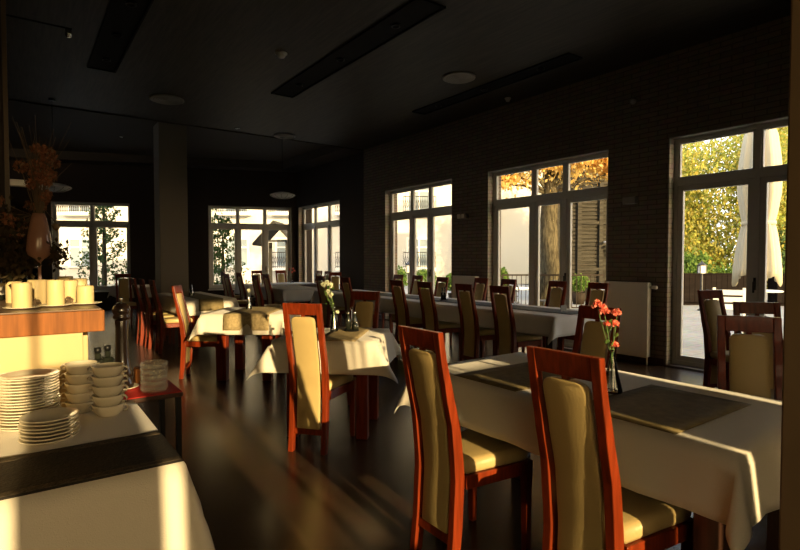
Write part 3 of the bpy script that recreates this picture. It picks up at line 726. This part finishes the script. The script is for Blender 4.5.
# candles
CD = [(0.01, 2.80, .074, .109, True, 'front left pillar candle on its own saucer'), (.07, 3.02, .076, .117, False, 'tall pillar candle second row behind the front left one'),
      (-.02, 3.2, .068, .105, False, 'pillar candle at the back left, half hidden by two others'), (.10, 3.30, .06, .107, False, 'pillar candle at the back, seen in a gap beside the middle one'), (.135, 2.86, .070, .116, True, 'middle front pillar candle on a saucer'),
      (.205, 3.36, .072, .122, False, 'rounded pale candle at the back against the window'), (.205, 3.08, .072, .109, False, 'pillar candle right of the middle one'), (.265, 3.28, .068, .112, False, 'back right pillar candle with a bright rim'),
      (.255, 2.90, .073, .084, True, 'short rightmost candle at the corner of the counter')]
for x, y, d, h, sc, l in CD:
    z = CTOP
    if sc:
        s = tag(MB().lathe([(0, 0), (.04, 0), (.068, .007), (.07, .009), (.066, .0095), (.04, .004), (0, .004)], 32).build('saucer', 'porcelain', smooth=True, loc=(x, y, z)), 'white saucer under the ' + l.split(' on ')[0].split(' at ')[0], 'saucer', 'saucers under the candles')
        z += .0045
    e = tag(empty('pillar_candle', (x, y, z)), 'cream ' + l, 'candle', 'cream pillar candles on the counter'); r = d / 2
    MB().lathe([(0, 0), (r * .97, 0), (r, .003), (r, h - .006), (r * .95, h), (r * .8, h), (r * .6, h - .008), (0, h - .01)], 28).build('wax', 'wax', e, smooth=True)
    MB().tube([(0, 0, h - .0105), (.001, 0, h + .003), (.003, 0, h + .008)], .0012, 5).build('wick', 'wick', e)
for i, (x, y) in enumerate(((.06, 2.88), (.19, 2.93), (.305 - .03, 2.99))):
    mb = MB(); r = .017
    for k in range(44):
        u = k / 43; a = k * 2.4; rr = r * math.sin(PI * (.12 + .8 * u)); mb.leaf((rr * math.cos(a), rr * math.sin(a), .006 + .028 * u), .016, rv)
    mb.lathe([(0, .001), (.006, .004), (.008, .018), (.003, .03), (0, .032)], 10)
    tag(mb.build('pine_cone', 'drystem', loc=(x, y, CTOP)), ('small pine cone by the front left candle', 'small pine cone beside the middle candle', 'small pine cone behind the short rightmost candle')[i], 'pine cone', 'pine cones among the candles')
# small dark bottles
bx = [(-.20, 3.38), (-.145, 3.41), (-.09, 3.43), (-.035, 3.45), (.02, 3.47), (.075, 3.49)]
for i, (x, y) in enumerate(bx):
    e = tag(empty('small_bottle', (x, y, CTOP)), ('leftmost', 'second from left', 'third from left', 'third from right', 'second from right', 'rightmost')[i] + ' dark bottle in the row behind the candles', 'bottle', 'dark bottles behind the candles')
    MB().lathe([(0, 0), (.024, 0), (.026, .004), (.026, .10), (.012, .135), (.011, .165), (0, .165)], 18).build('body', 'darkglass', e, smooth=True)
    MB().lathe([(0, .1655), (.0135, .1655), (.0135, .182), (0, .184)], 14).build('cap', 'chrome', e, smooth=True)
    MB().lathe([(.0265, .03), (.0268, .031), (.0268, .08), (.0265, .081)], 18).build('band', 'grille', e, smooth=True)
# dried flower arrangement
e = tag(empty('dried_flower_arrangement', (.085, 3.15, CTOP), -YAW), 'tall dried flower arrangement in a pale pink bell-shaped vase behind the candles', 'flower arrangement')
MB().lathe([(0, 0), (.04, 0), (.041, .006), (.008, .014), (.007, .20), (.02, .215), (.05, .235), (.056, .26), (.05, .33), (.035, .41), (.028, .44), (.024, .44), (.031, .41), (.046, .33), (.05, .26), (.04, .24), (0, .225)], 28).build('vase', 'pinkglass', e, smooth=True)
rd = random.Random(9); st = MB(); heads = []
for k in range(30):
    hz = rd.uniform(.46, .76); dx = rd.gauss(0, .035 + .05 * (hz < .6)); dy = rd.gauss(0, .05); heads.append((dx, dy, hz))
for k in range(10): heads.append((rd.uniform(-.22, -.05), rd.uniform(-.08, .05), rd.uniform(.25, .44)))
for dx, dy, hz in heads:
    st.tube([(0, 0, .26), (dx * .15, dy * .15, .43), (dx * .6, dy * .6, (hz + .43) / 2), (dx, dy, hz)], .002, 4)
for k in range(24): st.tube([(0, 0, .28), (rd.gauss(0, .02), .0, .55), (rd.gauss(-.02, .07), rd.gauss(0, .05), rd.uniform(.7, .92))], .0012, 4)
st.build('stem', 'drystem', e)
for dx, dy, hz in heads:
    mb = MB(); petals(mb, (dx, dy, hz), rd.uniform(.022, .036), 70, .02, rd); mb.build('blossom', 'dried', e, norm=False)
mb = MB()
for k in range(1500):
    x = rd.gauss(-.14, .06); y = rd.gauss(.0, .06); z = rd.gauss(.28, .08)
    if z > .03 and x < -.045: mb.leaf((x, y, z), .035, rd)
for k in range(200): mb.leaf((rd.gauss(.065, .03), rd.gauss(.02, .02), rd.gauss(.24, .03)), .028, rd)
mb.build('foliage', 'driedleaf', e, norm=False)
MB().tube([(0, 0, .3), (.03, 0, .46), (.07, -.01, .42), (.09, -.01, .395)], .0018, 5).build('twig', 'drystem', e)
MB().lathe([(0, .018), (.014, .014), (.02, .005), (.012, -.012), (0, -.022)], 14, (.092, -.01, .375)).build('seed_pod', 'drystem', e, smooth=True)
# red side table
e = tag(empty('side_table', (.17, 2.68, 0)), 'small side table with red top and black metal legs beside the counter', 'side table')
MB().box(.092, .43, -.172, .205, .722, .742).build('tabletop', 'darkwood', e, bevel=.004)
MB().box(.095, .427, -.169, .202, .7425, .7465).build('red_cover', 'redcloth', e, bevel=.002)
for x, y in ((.10, -.165), (.40, -.165), (.10, .175), (.40, .175)): MB().box(x, x + .022, y, y + .022, 0, .7215).build('leg', 'blackmetal', e)
MB().box(.123, .399, .178, .192, .3, .32).build('stretcher', 'blackmetal', e)
hk = MB()
for x in (.2, .24): hk.tube([(x, -.165, .7215), (x, -.166, .705), (x + .012, -.168, .692), (x + .024, -.166, .70), (x + .02, -.165, .712)], .002, 6)
hk.build('hook', 'chrome', e)
zr = .7470
s = tag(MB().lathe([(0, 0), (.05, 0), (.068, .009), (.071, .011), (.067, .012), (.045, .005), (0, .005)], 36).build('saucer', 'porcelain', smooth=True, loc=(.382, 2.722, zr)), 'white plate under the tall pepper mill', 'plate')
e = tag(empty('pepper_mill', (.382, 2.722, zr + .0055)), 'very tall dark turned wood pepper mill on a white plate', 'pepper mill')
MB().lathe([(0, 0), (.046, 0), (.048, .01), (.046, .03), (.038, .042), (.042, .055), (.044, .075), (.036, .09), (.030, .14), (.027, .2), (.026, .27), (.028, .31), (.026, .318), (0, .318)], 32).build('body', 'millwood', e, smooth=True)
MB().lathe([(0, .3185), (.030, .3185), (.036, .326), (.036, .334), (.030, .341), (.038, .35), (.040, .362), (.034, .378), (.018, .392), (0, .397)], 32).build('head', 'millwood', e, smooth=True)
MB().lathe([(0, .3975), (.005, .3975), (.004, .405), (.008, .412), (.006, .42), (0, .422)], 14).build('knob', 'chrome', e, smooth=True)
for i in range(5):
    o = tag(MB().lathe([(0, 0), (.052, 0), (.056, .004), (.060, .024), (.057, .026), (.053, .024), (.050, .008), (0, .006)], 32).build('glass_bowl', 'tumbler', smooth=True, loc=(.495, 2.60, zr + i * .0266)),
            ordinal(4 - i, 5, 'clear glass bowl', 'the stack on the red table'), 'glass bowl', 'stacked glass bowls on the red table')
o = tag(MB().box(-.035, .035, -.03, .03, 0, .075).build('wooden_box', 'counterwood', loc=(.48, 2.80, zr), bevel=.005), 'small brown wooden box behind the stacked glass bowls', 'box')
for i, (x, y) in enumerate(((.292, 2.80), (.338, 2.847))):
    e = tag(empty('oil_cruet', (x, y, zr)), ('dark square oil cruet left, nearer the cups, on the red table', 'dark square vinegar cruet right, beside the pepper mill')[i], 'cruet', 'dark square cruets')
    MB().box(-.024, .024, -.024, .024, 0, .135).box(-.012, .012, -.012, .012, .1351, .165).build('body', 'darkglass', e, bevel=.006)
    MB().lathe([(0, .1655), (.015, .1655), (.015, .19), (0, .192)], 14).build('cap', 'blackmetal', e, smooth=True)
    MB().tube([(0, .025, .115), (0, .045, .11), (0, .047, .06), (0, .025, .045)], .004, 8).build('handle', 'darkglass', e, smooth=True)

# ================================================================= OUTSIDE
structure(MB().box(-30, 60, -30, 70, -.30, -.13).build('ground', 'grass'))
structure(MB().box(WS + .36, 22, -3, 40, -.125, -.03).build('terrace', 'pave'))
structure(MB().box(-14, WS + .359, 18.3, 40, -.125, -.03).build('pavement', 'pave'))
def place(o, X, Y, z=0, rot=0):
    x, y = cam(X, Y); o.location = (x, y, z); o.rotation_euler = (0, 0, -YAW + rot); return o
OG = -.03
# facade across the yard, local axes = right / away
fb = tag(place(empty('apartment_building'), 0, 29, OG), 'cream apartment building across the yard seen through the windows', 'building')
MB().box(-32, 8.0, 0, 6, 0, 9.5).build('wall', 'facade', fb)
MB().box(-32.2, 8.2, -.25, 6.2, 9.5, 9.8).build('cornice', 'stone', fb)
def fwin(x, z0, z1, w=1.15, balcony=True):
    f = MB().box(x - w / 2 - .12, x + w / 2 + .12, -.06, -.001, z1, z1 + .14).box(x - w / 2 - .12, x - w / 2, -.06, -.001, z0, z1).box(x + w / 2, x + w / 2 + .12, -.06, -.001, z0, z1).box(x - w / 2 - .12, x + w / 2 + .12, -.1, -.001, z0 - .1, z0)
    f.box(x - .04, x + .04, -.05, -.001, z0, z1).box(x - w / 2, x - .04, -.05, -.001, z0 + (z1 - z0) * .68, z0 + (z1 - z0) * .73).box(x + .04, x + w / 2, -.05, -.001, z0 + (z1 - z0) * .68, z0 + (z1 - z0) * .73)
    fo = f.build('window', 'stone', fb)
    MB().box(x - w / 2, x + w / 2, -.02, -.0015, z0, z1).build('pane', 'facadewin', fo)
    if balcony:
        b = MB(); a = w / 2 + .3
        MB().box(x - a, x + a, -.7, -.001, z0 - .25, z0 - .101).build('balcony_slab', 'stone', fb)
        b.box(x - a, x + a, -.70, -.67, z0 + .72, z0 + .76).box(x - a, x + a, -.70, -.67, z0 - .05, z0 - .02)
        n = int(2 * a / .11)
        for k in range(n + 1):
            q = x - a + 2 * a * k / n; b.bar((q, -.685, z0 - .1), (q, -.685, z0 + .72), .02)
            if k < n: b.bar((q, -.685, z0 + .1), (q + 2 * a / n, -.685, z0 + .55), .016); b.bar((q + 2 * a / n, -.685, z0 + .1), (q, -.685, z0 + .55), .016)
        b.build('balcony_railing', 'iron', fb)
for x in (-25.5, -21.5, -17.6, -13.2, -9.0, -6.2, -2.6, 1.05, 4.4):
    fwin(x, 1.0, 2.45, balcony=(x > -7)); fwin(x, 4.0, 5.55, balcony=True)
# leaf crowns
def crown(mb, cx, cy, cz, rx, ry, rz, n, size, rnd, clumps=14):
    cs = []
    for _ in range(clumps):
        d = Vector((rnd.gauss(0, 1), rnd.gauss(0, 1), rnd.gauss(0, 1))).normalized() * rnd.uniform(.25, .95); cs.append((cx + d.x * rx, cy + d.y * ry, cz + d.z * rz))
    for i in range(n):
        c = cs[i % clumps]; k = .42
        mb.leaf((c[0] + rnd.gauss(0, rx * k * .5), c[1] + rnd.gauss(0, ry * k * .5), c[2] + rnd.gauss(0, rz * k * .5)), size, rnd)
    return cs
def tree(label, X, Y, h, tr, crowns, m, seed, group, name='broadleaf_tree', size=.16, lean=0):
    rnd = random.Random(seed); e = tag(place(empty(name), X, Y, OG), label, 'tree', group)
    tk = MB(); pts = [(lean * (k / 6) ** 2 + rnd.uniform(-.03, .03), rnd.uniform(-.03, .03), h * k / 6) for k in range(7)]
    tk.tube(pts, tr, 14, tr * .45); fo = MB()
    for (cx, cy, cz, rx, ry, rz, n, *cl) in crowns:
        for c in crown(fo, cx, cy, cz, rx, ry, rz, n, size, rnd, *cl):
            if rnd.random() < .5:
                b = pts[3 + rnd.randrange(4)]; mid = ((b[0] + c[0]) / 2, (b[1] + c[1]) / 2, (b[2] + c[2]) / 2 + .1); tk.tube([b, mid, c], tr * .16, 6, tr * .04)
    tk.build('trunk', 'bark', e, smooth=True); fo.build('foliage', m, e, norm=False); return e
tree('big autumn maple with thick bark trunk outside the middle window', 4.02, 14.2, 6.2, .31, [(.2, 0, 5.2, 2.6, 1.9, 1.6, 13000), (1.4, -.5, 4.5, 1.5, 1.2, .9, 7000), (-1.5, 0, 4.3, 1.2, .9, .8, 5000), (0, -.6, 4.2, 1.2, .6, .6, 3500), (-1.1, -.3, 3.5, .7, .5, .35, 700), (1.6, -.5, 3.6, .5, .5, .3, 600)], 'maple', 21, 'trees outside', name='maple_tree', size=.115)
tree('slim autumn maple tip showing at the top of the left window', 3.2, 19.5, 6.0, .12, [(-.6, 0, 4.9, 1.0, .9, .9, 3000), (-.75, 0, 3.7, .4, .4, .7, 500)], 'maple', 22, 'trees outside', name='maple_tree', size=.14, lean=-.2)
YG = [(10.2, 19.5, 7.0, 31, 'yellow-green tree left of the parasol beyond the terrace, seen through the door'), (13.0, 18.5, 7.5, 32, 'yellow tree behind the closed parasol beyond the terrace'), (15.6, 21.0, 8.0, 33, 'yellow-green tree at the right edge of the glass door view'), (11.8, 25., 9.0, 34, 'taller pale tree further back behind the terrace trees')]
for X, Y, h, sd, l in YG:
    tree(l, X, Y, h * .8, .16, [(0, 0, h * .62, 2.0, 1.8, h * .33, 17000, 26), (0, -.3, h * .28, 1.9, 1.4, h * .24, 16000, 26)], 'yellowgreen', sd, 'trees outside', size=.125)
tree('dark green young conifer low behind the terrace fence beside the parasol', 12.9, 17.2, 2.6, .06, [(0, 0, 1.7, .75, .6, .9, 1600)], 'pine', 41, 'trees outside', name='conifer', size=.14)
tree('dark green bush left of the lantern behind the terrace fence', 9.2, 16.4, 1.5, .05, [(0, 0, 1.2, .45, .5, .45, 700)], 'shrub', 42, 'trees outside', name='bush', size=.13)
def pine(label, X, Y, h, seed, w=1.0):
    rnd = random.Random(seed); e = tag(place(empty('pine_tree'), X, Y, OG), label, 'tree', 'pine trees behind the back windows')
    tk = MB().tube([(0, 0, 0), (.02, 0, h * .5), (0, 0, h)], .09, 10, .015); fo = MB()
    nb = int(h * 11)
    for k in range(nb):
        z = h * (.08 + .9 * k / nb); L = w * (1.05 - z / h) * rnd.uniform(.6, 1.05) + .1; a = k * 2.4 + rnd.uniform(-.3, .3)
        tip = Vector((L * math.cos(a), L * math.sin(a), z + L * .35)); base = Vector((0, 0, z)); tk.tube([base, base.lerp(tip, .5) - Vector((0, 0, .04)), tip], .014, 5, .005)
        for j in range(46):
            p = base.lerp(tip, rnd.uniform(.25, 1.05)); fo.leaf(p + Vector((rnd.gauss(0, .07), rnd.gauss(0, .07), rnd.gauss(0, .07))), .11, rnd)
    tk.build('trunk', 'bark', e); fo.build('foliage', 'pine', e, norm=False)
pine('dark pine tree filling the right pane of the far left window', -9.75, 17.3, 4.6, 51, 1.0)
pine('young pine tree in the left pane of the back corner window', -6.15, 18.2, 2.9, 52, 1.0)
pine('pine top showing in the upper left pane of the back corner window', -7.3, 19.5, 4.4, 53, 1.05)
# gabled shelter
e = tag(place(empty('garden_shelter'), -4.85, 20.5, OG), 'small gabled wooden shelter outside the back corner window', 'shelter')
for x in (-.45, .45): MB().box(x - .06, x + .06, -.06, .06, 0, 2.05).build('post', 'shed', e)
for x in (-.45, .45): MB().box(x - .06, x + .06, .94, 1.06, 0, 2.05).build('post', 'shed', e)
for sx in (-1, 1):
    MB().sections([[(0, y, 2.75), (sx * .8, y, 1.9), (sx * .8, y, 1.99), (0, y, 2.86)] for y in (-.4, 1.4)]).build('roof', 'shed', e)
MB().box(-.5, .5, -.05, .05, 2.051, 2.12).build('beam', 'shed', e)
# slatted timber shed in the middle window
e = tag(place(empty('timber_shed'), 6.35, 17.0, OG), 'grey slatted timber shed with stair panel in the right pane of the middle window', 'shed')
MB().box(-1.25, 1.05, .12, 1.9, 0, 5.2).build('wall', 'shed', e)
for k in range(40): 
    MB().box(-1.24, 1.04, .07, .119, .05 + k * .125, .14 + k * .125).build('slat', 'shed', e)
for x in (-1.28, -.55, .15, 1.0): MB().box(x - .06, x + .06, -.02, .069, 0, 5.2).build('post', 'shed', e)
for z in (1.0, 2.5, 3.6): MB().box(-.49, .94, -.01, .068, z, z + .1).build('rail', 'shed', e)
sb = MB()
for k in range(7): sb.box(.22 + k * .1, .32 + k * .1, -.3, -.03, 1.9 - k * .12, 1.96 - k * .12)
sb.build('stair', 'stone', e)
# closed parasol
e = tag(place(empty('parasol'), 6.2, 9.1, OG), 'tall closed cream parasol tied in the middle outside the glass door', 'parasol')
MB().lathe([(0, 0), (.28, 0), (.28, .05), (.05, .07), (.04, .3), (0, .3)], 24).build('base', 'bistro', e)
MB().tube([(0, 0, .3), (0, 0, 3.9)], .025, 10).build('pole', 'fence', e)
rings = []; rp = random.Random(4)
for z, r in ((1.03, .41), (1.2, .40), (1.5, .365), (1.8, .315), (1.96, .275), (2.04, .275), (2.2, .31), (2.5, .36), (2.8, .37), (3.1, .34), (3.5, .28), (3.75, .18), (3.9, .04)):
    ring = []
    for k in range(64):
        a = 2 * PI * k / 64; f = 1 + .13 * math.sin(8 * a + .4 * z) + .06 * math.sin(13 * a + z); zz = z + (.10 * math.sin(4 * a + 1) + .05 * math.sin(9 * a) if z < 1.1 else 0)
        ring.append((.78 * r * f * math.cos(a), .78 * r * f * math.sin(a), zz))
    rings.append(ring)
MB().sections(rings, cap=False).build('canopy', 'canvas', e, smooth=True, solid=.006)
MB().lathe([(.252, 1.97), (.257, 1.98), (.257, 2.02), (.252, 2.03)], 30).build('strap', 'canvas', e, smooth=True)
# fence / planters along the terrace
for i, (X, Y, L, r, l) in enumerate(((9.6, 15.6, 2.6, 0, 'dark brown plank fence planter left part, seen through the glass door'), (12.3, 15.2, 2.6, -.06, 'dark brown plank fence planter behind the parasol'), (14.9, 14.9, 2.4, -.1, 'dark brown plank fence planter at the right edge of the door view'))):
    e = tag(place(empty('planter_fence'), X, Y, OG, r), l, 'fence', 'plank planters along the terrace'); f = MB()
    for k in range(int(L / .16)): f.box(-L / 2 + k * .16, -L / 2 + k * .16 + .15, 0, .03, .1, .92)
    f.build('planks', 'fence', e); MB().box(-L / 2, L / 2, -.02, .05, .921, .96).build('cap_rail', 'fence', e)
    for x in (-L / 2 + .05, L / 2 - .05): MB().box(x - .04, x + .04, .031, .1, 0, .92).build('post', 'fence', e)
    g = MB(); rr = random.Random(60 + i)
    for k in range(700): g.leaf((rr.uniform(-L / 2, L / 2), .25 + rr.gauss(0, .08), .95 + abs(rr.gauss(0, .12))), .09, rr)
    g.build('planting', 'shrub', e, norm=False); MB().box(-L / 2, L / 2, .11, .45, 0, .93).build('trough', 'fence', e)
structure(MB().box(-3, 14, .0, .25, 0, .36).build('kerb_wall', 'stone', loc=(*cam(9.0, 17.4), OG), rotz=-YAW))
def lantern(X, Y, zb, l):
    e = tag(place(empty('lantern_post'), X, Y, OG), l, 'lantern', 'garden lantern posts')
    MB().lathe([(0, 0), (.09, 0), (.09, .03), (.035, .06), (.03, zb - .02), (.06, zb), (0, zb)], 14).build('post', 'bistro', e)
    MB().box(-.07, .07, -.07, .07, zb + .001, zb + .2).build('lamp_glass', 'lampglass', e)
    f = MB()
    for x in (-.075, .075):
        for y in (-.075, .075): f.bar((x, y, zb), (x, y, zb + .2), .018)
    f.box(-.09, .09, -.09, .09, zb + .2, zb + .215); f.build('cage', 'bistro', e)
    MB().lathe([(.13, zb + .2155), (.1, zb + .25), (.03, zb + .3), (.012, zb + .34), (0, zb + .345)], 4).build('cap', 'bistro', e)
lantern(8.05, 14.0, 1.0, 'small lantern post on the terrace seen through the glass door'); lantern(.25, 14.6, 1.0, 'small lantern post outside the left window')
# shrubs below the left window
for i, (X, Y, r, h, l) in enumerate(((-.1, 15.5, .35, .8, 'round green shrub outside the left window at its left pane'), (.75, 15.8, .40, .7, 'round green shrub outside the left window at its middle pane'), (1.65, 15.7, .38, .62, 'round green shrub outside the left window at its right pane'), (2.7, 13.9, .2, .8, 'upright green shrub at the left pane of the middle window'), (5.45, 16.0, .32, .55, 'green shrub at the foot of the timber shed'))):
    rr = random.Random(80 + i); e = tag(place(empty('shrub'), X, Y, OG), l, 'shrub', 'shrubs on the terrace'); f = MB()
    for k in range(1100):
        d = Vector((rr.gauss(0, 1), rr.gauss(0, 1), rr.gauss(0, 1))).normalized() * rr.uniform(.5, 1); f.leaf((d.x * r, d.y * r, .35 + h * .55 + d.z * h * .5), .085, rr)
    f.build('foliage', 'shrub', e, norm=False); MB().lathe([(0, 0), (.16, 0), (.22, .36), (.2, .36), (.15, .3), (0, .3)], 20).build('pot', 'iron', e, smooth=True)
    MB().tube([(0, 0, .3), (0, 0, .4 + h * .5)], .02, 6).build('stem', 'bark', e)
# railing
e = tag(place(empty('terrace_railing'), 4.45, 13.1, OG), 'thin dark terrace railing across the bottom of the middle window', 'railing')
MB().box(-1.9, 1.5, -.02, .02, .96, 1.0).build('top_rail', 'iron', e); MB().box(-1.9, 1.5, -.015, .015, .15, .18).build('bottom_rail', 'iron', e)
f = MB()
for k in range(30): f.bar((-1.88 + k * .115, 0, .18), (-1.88 + k * .115, 0, .96), .014)
f.build('bars', 'iron', e)
for x in (-1.9, -.2, 1.5): MB().box(x - .025, x + .025, -.025, .025, 0, .959).build('post', 'iron', e)
# bistro furniture
def make_bistro():
    e = empty('garden_chair')
    MB().lathe([(0, .44), (.2, .44), (.21, .45), (.2, .462), (0, .462)], 24).build('seat', 'bistro', e)
    for sx in (-1, 1):
        MB().tube([(sx * .16, -.24, 0), (sx * .17, -.17, .44), (sx * .18, -.22, .75), (sx * .13, -.25, .88), (sx * .02, -.26, .9)], .013, 7).build('back_leg', 'bistro', e)
        MB().tube([(sx * .18, .2, 0), (sx * .15, .12, .439)], .013, 7).build('front_leg', 'bistro', e)
    f = MB()
    for z in (.6, .7, .8): f.tube([(-.17, -.20 - (z - .6) * .12, z), (0, -.23 - (z - .6) * .12, z), (.17, -.20 - (z - .6) * .12, z)], .009, 6)
    f.build('backrest', 'bistro', e)
    MB().tube([(.2 * math.cos(a), .2 * math.sin(a), .2) for a in [k * PI / 8 for k in range(17)]], .008, 6).build('ring', 'bistro', e)
    register(e); return e
G1 = make_bistro(); u = 0
for X, Y, r, l in ((2.35, 11.2, -.2, 'grey metal garden chair outside the left pane of the middle window'), (3.25, 11.75, 1.9, 'grey metal garden chair just left of the maple trunk'), (4.2, 10.8, -.5, 'grey metal garden chair right of the maple trunk'), (5.45, 11.7, 1.8, 'grey metal garden chair before the timber shed'), (7.9, 10.2, 2.6, 'grey metal garden chair at the right edge of the glass door')):
    o = G1 if not u else copy_tree(G1); u = 1
    place(o, X, Y, OG, r); tag(o, l, 'chair', 'metal garden chairs on the terrace')
for X, Y, l in ((2.62, 11.95, 'round metal garden table outside the left pane of the middle window'), (4.75, 11.45, 'round metal garden table before the timber shed'), (7.55, 10.9, 'round metal garden table at the right edge of the glass door')):
    e = tag(place(empty('garden_table'), X, Y, OG), l, 'table', 'round garden tables on the terrace')
    MB().lathe([(0, .70), (.34, .70), (.35, .715), (.34, .73), (0, .73)], 28).build('tabletop', 'whitemetal', e)
    MB().lathe([(0, 0), (.2, 0), (.2, .02), (.03, .04), (.025, .699), (0, .699)], 18).build('pedestal', 'bistro', e)
# white garden chair by the door
e = tag(place(empty('white_garden_chair'), 5.0, 7.9, OG, 2.7), 'white slat-back garden chair just outside the glass door', 'chair')
for sx in (-1, 1):
    MB().bar((sx * .2, -.26, 0), (sx * .2, -.22, .5), .04).build('back_leg', 'whitemetal', e); MB().bar((sx * .2, -.22, .5), (sx * .2, -.30, .93), .04).build('back_post', 'whitemetal', e); MB().bar((sx * .2, .2, 0), (sx * .2, .18, .44), .04).build('front_leg', 'whitemetal', e)
MB().box(-.23, .23, -.23, .22, .441, .47).build('seat', 'whitemetal', e, bevel=.006)
for z in (.6, .71, .82): MB().box(-.179, .179, -.245 - (z - .55) * .15, -.225 - (z - .55) * .15, z, z + .08).build('back_slat', 'whitemetal', e)

# ================================================================= LIGHT, SKY, CAMERA
w = bpy.data.worlds.new('sky'); SC.world = w; w.use_nodes = True; nt = w.node_tree
bg = nt.nodes['Background']; tc = nt.nodes.new('ShaderNodeTexCoord'); sp = nt.nodes.new('ShaderNodeSeparateXYZ'); rp_ = nt.nodes.new('ShaderNodeValToRGB')
nt.links.new(tc.outputs['Generated'], sp.inputs[0]); nt.links.new(sp.outputs['Z'], rp_.inputs['Fac'])
rp_.color_ramp.elements[0].color = (.98, .97, .94, 1); rp_.color_ramp.elements[1].color = (.62, .74, .95, 1); rp_.color_ramp.elements[1].position = .9
# golden sky towards the low sun
dt = nt.nodes.new('ShaderNodeVectorMath'); dt.operation = 'DOT_PRODUCT'; dt.inputs[1].default_value = (-.06, -.99, .1)
nt.links.new(tc.outputs['Generated'], dt.inputs[0]); r2 = nt.nodes.new('ShaderNodeValToRGB'); nt.links.new(dt.outputs['Value'], r2.inputs['Fac'])
r2.color_ramp.elements[0].color = (1, 1, 1, 1); r2.color_ramp.elements[0].position = .15
r2.color_ramp.elements[1].color = (1.8, 1.2, .56, 1); r2.color_ramp.elements[1].position = .85
mm = nt.nodes.new('ShaderNodeMix'); mm.data_type = 'RGBA'; mm.blend_type = 'MULTIPLY'; mm.inputs['Factor'].default_value = 1
nt.links.new(rp_.outputs[0], mm.inputs['A']); nt.links.new(r2.outputs[0], mm.inputs['B']); nt.links.new(mm.outputs['Result'], bg.inputs['Color'])
bg.inputs['Strength'].default_value = 3.4
ld = bpy.data.lights.new('sun', 'SUN'); ld.energy = 10.5; ld.color = (1.0, .72, .36); ld.angle = math.radians(.53)
lo = bpy.data.objects.new('sun', ld); COL.objects.link(lo)
EL = math.radians(11.3); to = Vector((-.06 * math.cos(EL), -.998 * math.cos(EL), math.sin(EL)))
lo.rotation_euler = to.to_track_quat('Z', 'Y').to_euler(); lo.location = (-2, -8, 6)
cd = bpy.data.cameras.new('camera'); cd.sensor_width = 36; cd.lens = 525 / 800 * 36; cd.clip_start = .05; cd.clip_end = 200
co = bpy.data.objects.new('camera', cd); COL.objects.link(co); co.location = (0, 0, 1.35)
co.rotation_euler = Euler((PI / 2 - math.atan(16 / 525), 0, -YAW)); SC.camera = co
SC.view_settings.view_transform = 'Standard'; SC.view_settings.look = 'None'; SC.view_settings.exposure = 0; SC.view_settings.gamma = 1
SC.view_settings.use_curve_mapping = False
SC.cycles.max_bounces = 12; SC.cycles.diffuse_bounces = 5; SC.cycles.glossy_bounces = 4; SC.cycles.transmission_bounces = 10; SC.cycles.transparent_max_bounces = 16
SC.cycles.sample_clamp_indirect = 6; SC.cycles.caustics_reflective = False; SC.cycles.caustics_refractive = False
